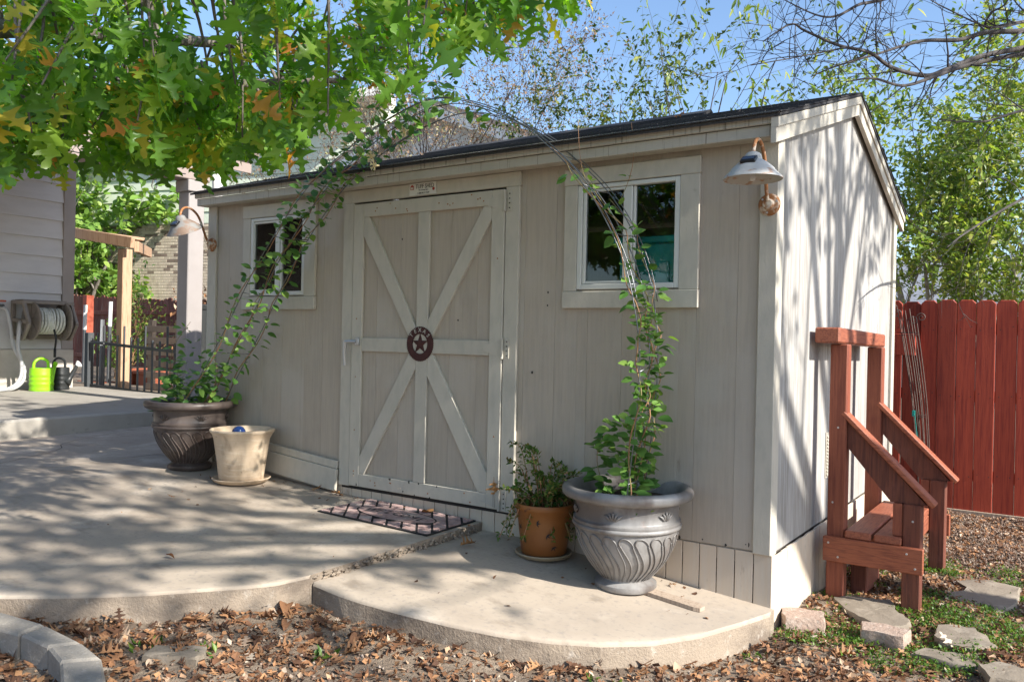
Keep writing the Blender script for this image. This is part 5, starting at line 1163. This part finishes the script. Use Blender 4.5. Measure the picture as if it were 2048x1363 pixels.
CF = dict(kids=[6, 5, 3], seg=[9, 7, 5, 4], ratio=[(.35, .6), (.4, .65), (.4, .6)], ang=[(20, 45), (22, 50), (25, 60)], gnarl=.12, up=[.02, .05, .05, .04], rr=.55, leaflev=2)
CF['from'] = [.25, .2, .15]
tree('sparse_tree', (-4.5, 5.6, 0), 'sparse small leaved tree rising behind the middle of the shed roof', [((.02, .05, 1), 3.9, .05), ((.18, 0, 1), 4.0, .045), ((-.15, .1, 1), 3.7, .04), ((.34, .1, 1), 3.8, .04)], CF, 3, M['smallleaf'], T_TINY, 4, (.05, .085), M['darkbark'], .1, .04, .75)
tree('dry_tree', (-7.9, 5.6, 0), 'twiggy tree with dry reddish leaves behind the left end of the shed', [((.05, .05, 1), 4.9, .05), ((.3, 0, 1), 4.9, .045), ((-.25, .1, 1), 4.7, .04), ((.55, .1, 1), 4.9, .04), ((-.5, .1, 1), 4.5, .035), ((.8, .0, 1), 4.8, .035), ((.15, -.1, 1), 4.6, .035)], dict(CF, kids=[7, 6, 4]), 4, M['dryhaze'], T_TINY, 3, (.03, .06), M['darkbark'], .1, .06, 1)
CF2 = dict(kids=[4, 2], seg=[10, 7, 5], ratio=[(.3, .55), (.35, .6)], ang=[(18, 40), (20, 45)], gnarl=.07, up=[.03, .02, -.06], rr=.5, leaflev=1); CF2['from'] = [.45, .3]
tree('shoot_tree', (-2.75, 5.0, 0), 'slender tall shoots with drooping narrow leaves behind the shed ridge', [((.02, .02, 1), 4.6, .035), ((.14, 0, 1), 4.5, .03), ((.30, .05, 1), 4.4, .03)], CF2, 8, M['treeleaf'], T_LAN, 3, (.09, .15), M['darkbark'], 1.1, .05, .62)
CF3 = dict(kids=[7, 7, 5], seg=[9, 6, 5, 4], ratio=[(.38, .6), (.4, .6), (.4, .6)], ang=[(20, 55), (25, 60), (25, 65)], gnarl=.12, up=[.03, .03, .0, .0], rr=.55, leaflev=2); CF3['from'] = [.33, .2, .1]
tree('leafy_tree', (-.55, 8.5, 0), 'large light green leafy tree with pale trunks behind the red fence', [((.02, .03, 1), 3.7, .07), ((.28, .05, 1), 3.8, .06), ((-.08, .12, 1), 3.4, .05), ((.55, .1, 1), 3.8, .06), ((.85, .05, 1), 3.7, .05)], CF3, 5, M['treeleaf'], T_TINY, 4, (.065, .115), M['palebark'], .2, .08, 1)
CF4 = dict(kids=[7, 6, 4], seg=[8, 6, 5, 4], ratio=[(.4, .65), (.4, .6), (.4, .6)], ang=[(25, 60), (25, 60), (25, 65)], gnarl=.12, up=[.02, .02, .0, .0], rr=.55, leaflev=2); CF4['from'] = [.15, .15, .1]
tree('green_bush', (-20.6, 7.5, .3), 'bright green bushy tree beyond the arbour and old fence', [((.0, .0, 1), 4.4, .09), ((.12, .05, 1), 4.2, .08), ((-.3, .05, 1), 4.4, .08), ((.06, .0, 1), 3.2, .06), ((-.6, .0, 1), 4.2, .07)], CF4, 6, M['bushleaf'], T_OVA[:1], 3, (.13, .24), M['bark'], .3, .12, .9)
# dry climbing plants in the back garden
for bx, by, hh, lb, m_ in ((-12.0, 4.0, 1.5, 'dry straggly shrub in front of the old fence', 'herbleaf'), (-10.6, 4.4, 1.3, 'brown withered plants behind the terracotta planters', 'litter'), (-12.9, 4.2, .9, 'low green plant with yellow leaves left of the arbour', 'bushleaf')):
    tree('garden_shrub', (bx, by, .33), lb, [((.1, .0, 1), hh, .015), ((.3, .1, 1), hh, .012), ((-.2, .05, 1), hh*.9, .012)], dict(kids=[5, 4], seg=[6, 5, 4], ratio=[(.35, .6), (.4, .6)], ang=[(20, 50), (20, 60)], gnarl=.2, up=[.0, .02, 0], rr=.5, leaflev=1, **{'from': [.2, .2]}), int(abs(bx)*7), M[m_], T_TINY, 2, (.05, .10), M['vinestem'], .2, .06)
# ---- oak overhead: trunk outside the left picture edge, limbs over the patio
ok = thing('oak_tree', (-3.0, -3.2, 0), 'oak tree with lobed green and orange leaves overhanging the patio', 'tree'); q = random.Random(77)
TR = [(-3.02, -3.25, -.1), (-3.0, -3.2, .8), (-2.98, -3.17, 1.6), (-2.95, -3.15, 2.3)]
MB().tube(spline(TR, 4), [.16-.004*i for i in range(13)], 14).build('trunk', M['bark'], ok, smooth=True)
LIMBS = [[(-2.95, -3.15, 2.3), (-2.2, -2.3, 2.75), (-1.4, -1.4, 2.95), (-.6, -.9, 3.0)], [(-2.95, -3.15, 2.28), (-2.6, -2.2, 2.6), (-2.6, -1.4, 2.8), (-2.3, -.7, 2.95), (-1.7, -.2, 3.2)], [(-2.97, -3.17, 2.2), (-3.2, -2.2, 2.7), (-3.5, -1.6, 3.0), (-3.9, -1.5, 3.5)],
         [(-2.95, -3.15, 2.3), (-2.0, -2.7, 2.5), (-1.2, -2.2, 2.6), (-.5, -1.7, 2.65)], [(-2.95, -3.15, 2.1), (-2.3, -2.4, 2.2), (-1.9, -1.8, 2.35), (-1.5, -1.3, 2.45)], [(-2.95, -3.15, 2.3), (-2.9, -2.9, 3.2), (-2.4, -2.2, 3.5), (-1.8, -1.4, 3.5)]]
LP = []
for l_ in LIMBS:
    p = spline(l_, 8); LP += p[4:]; MB().tube(p, [.05*(1-.82*i/len(p)) for i in range(len(p))], 8).build('limb', M['bark'], ok, smooth=True)
OAKC = [(-2.07, -2.17, 3.0), (-2.25, -2.28, 3.05), (-1.2, -1.14, 3.06), (-1.27, -2.5, 2.56), (-0.75, -1.53, 2.82), (-2.1, -0.8, 2.63), (-1.18, -0.63, 3.47), (-0.76, -1.93, 2.35), (-2.73, -0.99, 3.75), (-0.85, -1.12, 2.58), (-1.92, -1.45, 2.86), (-1.46, -2.03, 2.83), (-0.68, -1.58, 2.94), (-1.51, -1.37, 2.98), (-2.86, -0.89, 3.4), (-1.64, -2.47, 2.44), (-1.16, -1.67, 2.77), (-1.27, -1.13, 2.96), (-0.52, -1.44, 2.9), (-2.62, -1.89, 2.38), (-1.51, -2.45, 2.5), (-2.26, -1.38, 3.5), (-4.16, -1.88, 3.42), (-1.84, -0.35, 3.25), (-0.85, -1.98, 2.05), (-1.6, -1.89, 2.96), (-0.35, -1.44, 2.61), (-3.57, -2.02, 3.4), (-1.11, -2.42, 2.45), (-1.25, -2.64, 2.59), (-1.55, -2.56, 2.14), (-2.05, -2.6, 2.4), (-0.8, -0.55, 3.35), (-1.91, -0.27, 3.29), (-1.59, -1.8, 2.87), (-2.06, -2.61, 2.47), (-1.22, -2.02, 2.9), (-1.64, -2.37, 2.68), (-0.57, -1.5, 2.84), (-1.14, -2.09, 2.78), (-1.11, -0.47, 3.15), (-1.39, -0.67, 2.86), (-2.07, -0.57, 3.45), (-1.35, 0.09, 3.87), (-3.52, -2.02, 2.28), (-0.75, -1.96, 2.76), (-1.88, -0.98, 2.79), (-0.41, -1.5, 2.72), (-1.36, -0.13, 3.87), (-3.15, -1.97, 2.38), (-1.7, -1.45, 2.21), (-1.86, -2.02, 2.09), (-0.72, -2.34, 2.6), (-2.22, -0.85, 3.03), (-1.23, -1.69, 2.94), (-0.31, -2.14, 2.18), (-2.33, -2.4, 2.47), (-0.65, -1.69, 2.6), (-2.98, -2.11, 3.27), (-0.96, -0.88, 2.73), (-2.05, -2.54, 2.01), (-1.5, -0.41, 3.13), (-1.56, -2.56, 1.95), (-1.83, -1.56, 2.9), (-2.98, -2.34, 2.91), (-1.72, -1.66, 2.37), (-3.66, -1.89, 3.36), (-2.08, -1.81, 2.32), (-0.99, -1.68, 2.36), (-1.41, -0.09, 3.15), (-2.17, -1.91, 2.18), (-2.46, -1.3, 3.45), (-1.18, -2.36, 2.15), (-3.54, -1.92, 3.47), (-2.38, -2.14, 2.11), (-1.11, -2.43, 2.15), (-1.99, -2.33, 2.3), (-1.02, -2.59, 2.58), (-0.96, -0.54, 3.35), (-2.65, -0.93, 2.95), (-3.06, -2.01, 2.58), (-1.73, -0.62, 2.8), (-2.15, -1.93, 2.1), (-1.74, -2.16, 2.77), (-0.89, -0.91, 2.85), (-1.1, -1.03, 3.01), (-2.95, -2.34, 3.07), (-1.05, -1.57, 2.4), (-3.77, -1.58, 3.81), (-0.71, -2.16, 2.43), (-3.35, -1.43, 3.5), (-1.99, -2.41, 2.73), (-1.19, -0.22, 3.54), (-2.14, -0.51, 3.03), (-1.41, -2.44, 2.29), (-2.14, -2.46, 2.97), (-3.93, -1.64, 3.85), (-2.42, -1.81, 2.2), (-2.03, -1.15, 2.59), (-0.91, -2.11, 2.32), (-0.63, -1.5, 2.49), (-2.04, -2.33, 2.06), (-1.93, -2.0, 2.71), (-3.55, -2.06, 2.31), (-3.45, -1.74, 3.5), (-1.25, -0.81, 3.21), (-1.1, -2.15, 2.14), (-1.27, -0.14, 3.25), (-0.69, -1.46, 2.4), (-3.12, -1.37, 2.78), (-1.77, -1.25, 3.42), (-1.71, -2.29, 2.05), (-2.6, -1.55, 2.36), (-1.32, -1.26, 2.56), (-0.37, -1.29, 2.65), (-1.32, -1.21, 2.71), (-0.93, -1.98, 2.62), (-2.88, -2.2, 2.32), (-0.58, -1.62, 2.41), (-1.91, -1.03, 3.6), (-1.76, -2.72, 2.31), (-2.4, -1.6, 2.25), (-2.44, -1.79, 2.89), (-4.13, -1.83, 3.22), (-2.87, -1.53, 2.62), (-0.69, -1.9, 2.41), (-2.08, -2.63, 1.99), (-1.36, -0.98, 2.92), (-1.28, -0.68, 3.14), (-1.11, -2.62, 2.19), (-3.29, -1.44, 3.38), (-1.44, -2.68, 2.01), (-0.39, -1.28, 2.86), (-1.4, -1.88, 2.93), (-3.39, -1.72, 3.36), (-2.57, -1.71, 2.7), (-1.37, -0.21, 3.73), (-1.21, -2.7, 2.01), (-0.64, -1.77, 2.7), (-2.29, -2.53, 2.66), (-3.67, -1.57, 3.54), (-1.22, 0.03, 3.83), (-1.86, -0.67, 2.73), (-1.63, -2.65, 2.57), (-1.86, -1.59, 2.63), (-2.81, -1.34, 2.58), (-0.57, -1.88, 2.77), (-2.55, -1.96, 3.05), (-2.01, -2.29, 2.35), (-3.06, -1.19, 2.72), (-3.68, -1.5, 3.35), (-1.59, -2.46, 2.81), (-0.42, -1.42, 2.46), (-1.9, -2.07, 2.28), (-2.44, -2.22, 2.75), (-1.21, -2.37, 2.35), (-2.37, -2.5, 2.17), (-2.76, -2.15, 2.95), (-1.53, -0.03, 3.17), (-1.91, -1.4, 3.2), (-1.93, -1.08, 2.73), (-3.67, -2.04, 3.0), (-1.7, -2.56, 2.78), (-1.76, -2.21, 2.54), (-1.14, -1.69, 2.88), (-2.16, -0.52, 3.03), (-0.74, -0.96, 2.98), (-1.37, -1.78, 2.48), (-1.06, -0.87, 3.18), (-3.36, -1.86, 2.32), (-2.78, -2.05, 2.44), (-1.61, -2.75, 1.97), (-1.03, -1.86, 2.38), (-3.76, -1.9, 3.01), (-1.82, -2.35, 2.46), (-0.94, -0.91, 3.01), (-3.87, -2.02, 2.91), (-1.06, -0.95, 3.31), (-3.82, -1.81, 3.14), (-2.6, -1.73, 2.31), (-3.16, -1.7, 2.27), (-2.24, -2.6, 2.96), (-0.85, -2.25, 2.33), (-1.65, -1.17, 2.55), (-2.09, -1.3, 2.76), (-1.69, -2.7, 2.35), (-2.13, -2.43, 2.18), (-2.3, -1.75, 3.02), (-1.42, -2.71, 2.1), (-1.15, -0.24, 3.53), (-1.23, -1.87, 2.55), (-2.1, -1.8, 2.33), (-1.9, -1.36, 3.12), (-2.87, -1.94, 2.8), (-1.77, -1.44, 2.62), (-2.12, -0.51, 2.72), (-1.41, -2.0, 2.64), (-1.71, -2.16, 2.69), (-1.85, -2.33, 2.46), (-1.59, -2.09, 2.29), (-1.19, -2.43, 1.97), (-0.29, -1.41, 2.91), (-1.27, -0.58, 3.64), (-1.1, -1.96, 2.7), (-0.57, -1.06, 2.73), (-1.4, -2.03, 2.2), (-1.49, -2.73, 1.98), (-2.0, -1.63, 2.39), (-0.67, -0.88, 2.88), (-1.08, -1.59, 3.1), (-1.12, -1.24, 2.57), (-1.15, -0.33, 3.07), (-1.72, -1.96, 3.02), (-1.84, -2.35, 2.94), (-3.21, -1.92, 2.92), (-3.06, -1.36, 2.74), (-2.49, -1.42, 2.26), (-2.7, -1.14, 2.66), (-2.39, -0.79, 2.86), (-1.08, -2.59, 2.34), (-0.77, -1.92, 2.61), (-1.47, -1.87, 2.09), (-2.34, -1.44, 2.34), (-3.58, -2.1, 2.57), (-1.32, -2.01, 2.19), (-1.91, -2.46, 2.56), (-1.51, -0.99, 2.73), (-2.67, -1.49, 2.87), (-0.76, -1.7, 2.25), (-1.74, -1.18, 3.24), (-3.67, -1.57, 3.87), (-0.56, -1.5, 2.66), (-2.44, -2.18, 2.22), (-1.17, -2.56, 2.61), (-2.16, -1.5, 2.47), (-2.36, -2.03, 2.27), (-1.67, -2.51, 2.83), (-0.28, -2.1, 2.43), (-1.93, -1.53, 2.92), (-2.36, -0.8, 2.71), (-1.19, -2.41, 2.16), (-3.2, -1.53, 3.62), (-2.98, -1.33, 2.66), (-1.42, -2.17, 2.71), (-0.84, -2.32, 2.34), (-1.83, -0.72, 3.08), (-0.58, -1.29, 2.97), (-3.43, -1.68, 3.05), (-1.6, -1.62, 2.19), (-1.72, -2.31, 2.27), (-2.75, -2.21, 2.27), (-2.13, -1.12, 2.49), (-2.05, -1.33, 2.48), (-1.9, -1.66, 2.28), (-1.47, -2.02, 2.06), (-1.09, -1.97, 2.05), (-2.24, -2.04, 2.36), (-2.19, -2.34, 2.11), (-1.29, -1.89, 2.02), (-1.41, -1.82, 2.11), (-1.46, -1.62, 2.37), (-1.94, -1.78, 2.35), (-1.86, -1.34, 2.38), (-1.83, -1.21, 2.48), (-1.83, -2.22, 2.26), (-1.83, -1.64, 2.25), (-2.29, -2.25, 2.27), (-1.98, -1.89, 2.08), (-2.24, -1.42, 2.23), (-1.54, -2.2, 2.15), (-2.41, -1.36, 2.26), (-1.56, -1.53, 2.23), (-1.37, -1.61, 2.33), (-2.16, -1.72, 2.22), (-1.96, -2.37, 2.08), (-1.94, -2.1, 2.26), (-1.47, -2.05, 2.13), (-1.82, -2.05, 2.08), (-2.63, -1.89, 2.31), (-1.88, -2.54, 1.98), (-2.0, -1.22, 2.49), (-2.22, -2.4, 2.11), (-1.27, -1.99, 1.99), (-2.46, -2.27, 2.09), (-2.02, -2.07, 2.22), (-1.47, -2.12, 2.11), (-2.29, -1.23, 2.29), (-2.55, -1.65, 2.39), (-1.97, -2.43, 1.98), (-2.28, -1.51, 2.32), (-3.11, -1.98, 2.25), (-2.25, -2.38, 2.06), (-2.65, -2.26, 2.24), (-2.47, -2.3, 2.3), (-2.22, -1.53, 2.42), (-2.21, -2.24, 2.32), (-1.68, -2.39, 2.08), (-1.62, -1.98, 2.16), (-1.89, -2.46, 2.03), (-2.13, -1.17, 2.48), (-2.95, -1.96, 2.36), (-2.57, -1.51, 2.39), (-2.48, -2.11, 2.08), (-1.98, -2.2, 2.18), (-1.93, -1.73, 2.25), (-2.15, -1.55, 2.15), (-2.59, -1.87, 2.21), (-1.62, -1.49, 2.29), (-1.54, -1.81, 2.22), (-2.39, -1.44, 2.41), (-2.41, -1.89, 2.37), (-1.48, -1.55, 2.24), (-2.0, -1.65, 2.25), (-2.75, -1.61, 2.2), (-2.21, -1.25, 2.26), (-2.41, -2.1, 2.36), (-2.64, -2.05, 2.35), (-2.27, -2.24, 2.19), (-1.56, -1.49, 2.4), (-1.89, -2.01, 2.28), (-2.31, -1.92, 2.29), (-1.92, -1.86, 2.21), (-1.43, -2.1, 2.08), (-2.35, -1.41, 2.4), (-2.18, -2.3, 2.11), (-2.11, -1.61, 2.15), (-1.61, -2.21, 2.03), (-2.69, -2.21, 2.35), (-1.84, -2.33, 1.98), (-2.28, -2.37, 2.12)]
tw = MB(); ol = []
for c in OAKC:
    c = Vector(c); b = min(LP, key=lambda p: (p-c).length); mid = (b+c)/2+rv(q)*.06+Vector((0, 0, .06)); s = spline([b, mid, c], 5)
    tw.tube(s, [.009-.007*i/len(s) for i in range(len(s))], 5)
    d0 = (c-mid).normalized()
    for k in range(q.randint(9, 12)):
        o = (rv(q)+d0*.5+Vector((0, 0, -.55))).normalized(); pp = s[-1-q.randint(0, 3)]+rv(q)*.05+o*.03
        ol.append((q.randrange(6), lmat(pp, o, Vector((q.gauss(0, .7), q.gauss(0, .7), 1)), q.uniform(.075, .15))))
tw.build('twigs', M['bark'], ok, smooth=True, kind='stuff')
def seen(m):
    d = m.translation-CAMP; z = d.dot(fw); u, v = d.dot(ex)/z, d.dot(eu)/z
    return (0 if abs(u) < .66 and -.1 < v < .45 else 1, z/m.to_scale()[0])
ol.sort(key=lambda k: seen(k[1]))
ME_O = [tmesh('oak_leaf', t_, M['oakleaf']) for t_ in T_OAK]
for k, m in ol[:298]: make('leaf', ME_O[k], ok, matrix=m)
scatter('foliage', T_OAK, ol[298:], M['oakleaf'], ok, 'stuff')
# ---- bare tree on the right: trunk behind the fence outside the picture, limbs over the shed roof
bt_ = thing('bare_tree', (2.6, 4.6, 0), 'bare branched tree reaching over the shed roof from the right', 'tree'); q = random.Random(31)
MB().tube(spline([(2.7, 4.7, -.1), (2.62, 4.65, 1.5), (2.5, 4.6, 2.6), (2.35, 4.5, 3.4), (2.25, 4.45, 4.2)], 4), [.11-.004*i for i in range(17)], 12).build('trunk', M['darkbark'], bt_, smooth=True)
BL = [[(2.35, 4.5, 3.5), (2.21, 4.42, 3.87), (1.27, 3.6, 3.67), (.82, 3.11, 3.51), (.58, 2.77, 3.39), (.41, 2.48, 3.25), (.31, 2.23, 3.15), (.15, 1.95, 3.15), (.06, 1.7, 3.19), (-.07, 1.44, 3.18), (-.2, 1.18, 3.21), (-.23, .98, 3.19), (-.31, .74, 3.03)],
      [(2.35, 4.5, 3.4), (2.21, 4.42, 3.79), (1.27, 3.52, 3.59), (.83, 2.95, 3.42), (.54, 2.49, 3.26), (.39, 2.13, 3.11), (.25, 1.77, 2.97), (.14, 1.43, 2.94), (.06, 1.12, 2.85)],
      [(2.3, 4.48, 3.6), (2.21, 4.42, 3.9), (1.27, 3.64, 3.76), (.81, 3.19, 3.66), (.6, 2.91, 3.6), (.45, 2.67, 3.5), (.28, 2.42, 3.45), (.17, 2.21, 3.37), (.07, 2.01, 3.28), (-.14, 1.73, 3.15), (-.25, 1.52, 3.04)],
      [(2.3, 4.48, 3.7), (2.21, 4.42, 3.94), (1.27, 3.69, 3.83), (.81, 3.29, 3.76), (.59, 3.07, 3.69), (.62, 3.01, 3.77), (.72, 2.99, 3.83), (.76, 2.94, 4.09)],
      [(2.25, 4.45, 4.2), (1.57, 3.98, 4.57), (.66, 3.11, 4.11), (-.01, 2.41, 3.79), (-.09, 2.11, 3.67), (-.17, 1.82, 3.51), (-.23, 1.53, 3.43), (-.36, 1.2, 3.45)],
      [(2.5, 4.6, 2.7), (2.19, 4.16, 3.02), (1.28, 3.23, 2.64), (.86, 2.64, 2.35), (.59, 2.15, 2.09), (.51, 1.79, 1.95)], [(2.4, 4.55, 3.2), (2.2, 4.29, 3.53), (1.28, 3.41, 3.18), (.84, 2.87, 3.0), (.63, 2.48, 2.86), (.41, 2.09, 2.81)],
      [(.06, 1.7, 3.19), (.04, 1.23, 3.08), (-.03, 1.02, 3.01), (-.17, .77, 2.92), (-.3, .51, 2.83)], [(.81, 3.29, 3.76), (.63, 2.85, 3.61), (.41, 2.54, 3.67), (.28, 2.29, 3.71), (.11, 2.01, 3.82)]]
CB = dict(kids=[3, 2], seg=[7, 5, 4], ratio=[(.35, .6), (.3, .55)], ang=[(25, 60), (25, 60)], gnarl=.16, up=[.02, .01, 0], rr=.55); CB['from'] = [.2, .2]
dl = []
for i, l_ in enumerate(BL):
    p = spline(l_, 6); n2 = len(p); r0 = .026 if i < 3 else (.02 if i < 7 else .008); mb = MB()
    mb.tube(p, [max(.003, r0*(1-.88*j/n2)) for j in range(n2)], 7)
    nodes = []
    for j in range(6, n2-1, 2):
        if q.random() < .75:
            d = (p[j+1]-p[j-1]).normalized(); o = rv(q); o = (o-d*o.dot(d)).normalized(); a = R(q.uniform(25, 70))
            grow(mb, p[j], d*math.cos(a)+o*math.sin(a), q.uniform(.2, .62), max(.003, r0*(1-.88*j/n2)*.45), 0, CB, q, nodes)
    mb.build('limb', M['darkbark'], bt_, smooth=True)
# ---- shade tree out of the picture to the right; it throws the branch shadows
sh = thing('shade_tree', (7.1, 1.2, 0), 'tall bare limbed tree standing to the right outside the picture', 'tree'); q = random.Random(12); mb = MB(); nodes = []
SO = Vector((.5, -.05, 1.35)); TT = spline([(7.1, 1.2, -.1), (7.05, 1.15, 2.5), (6.95, 1.1, 4.8), (7.0, 1.15, 6.4), (6.9, 1.1, 8.2)], 5); mb.tube(TT, [.22-.008*i for i in range(len(TT))], 12)
CS = dict(kids=[4, 4, 3], seg=[7, 6, 5, 4], ratio=[(.35, .6), (.35, .6), (.35, .55)], ang=[(22, 55), (25, 60), (25, 60)], gnarl=.14, up=[.0, .0, 0, 0], rr=.5, leaflev=2); CS['from'] = [.2, .15, .1]
for (b, e, r) in [((6.45, 1.1, 4.0), (3.9, -.6, 5.4), .06), ((6.5, 1.1, 3.0), (4.8, -2.2, 4.9), .07), ((6.5, 1.1, 3.2), (4.0, -1.2, 4.6), .05), ((6.5, 1.15, 4.4), (5.0, 1.9, 5.6), .05), ((6.5, 1.1, 4.0), (5.2, .1, 5.6), .05), ((6.5, 1.1, 3.1), (4.4, -1.6, 5.1), .08), ((6.5, 1.1, 3.2), (5.6, -2.6, 5.2), .08), ((6.5, 1.15, 4.8), (5.4, 2.6, 6.6), .06), ((6.45, 1.1, 4.2), (4.9, .7, 6.2), .055), ((6.5, 1.1, 3.0), (3.4, -2.2, 4.9), .06), ((6.5, 1.15, 3.6), (4.4, 1.6, 4.9), .045), ((6.5, 1.1, 3.3), (5.2, -1.4, 5.3), .07)]:
    d = Vector(e)-Vector(b); grow(mb, Vector(b)+SO, d, d.length*1.15, r*1.1, 0, CS, q, nodes)
mb.build('trunk', M['darkbark'], sh, smooth=True); scatter('crown', T_TINY, leafset(nodes, q, 2, (.12, .22), 2, .3, .1, .5), M['treeleaf'], sh, 'stuff')
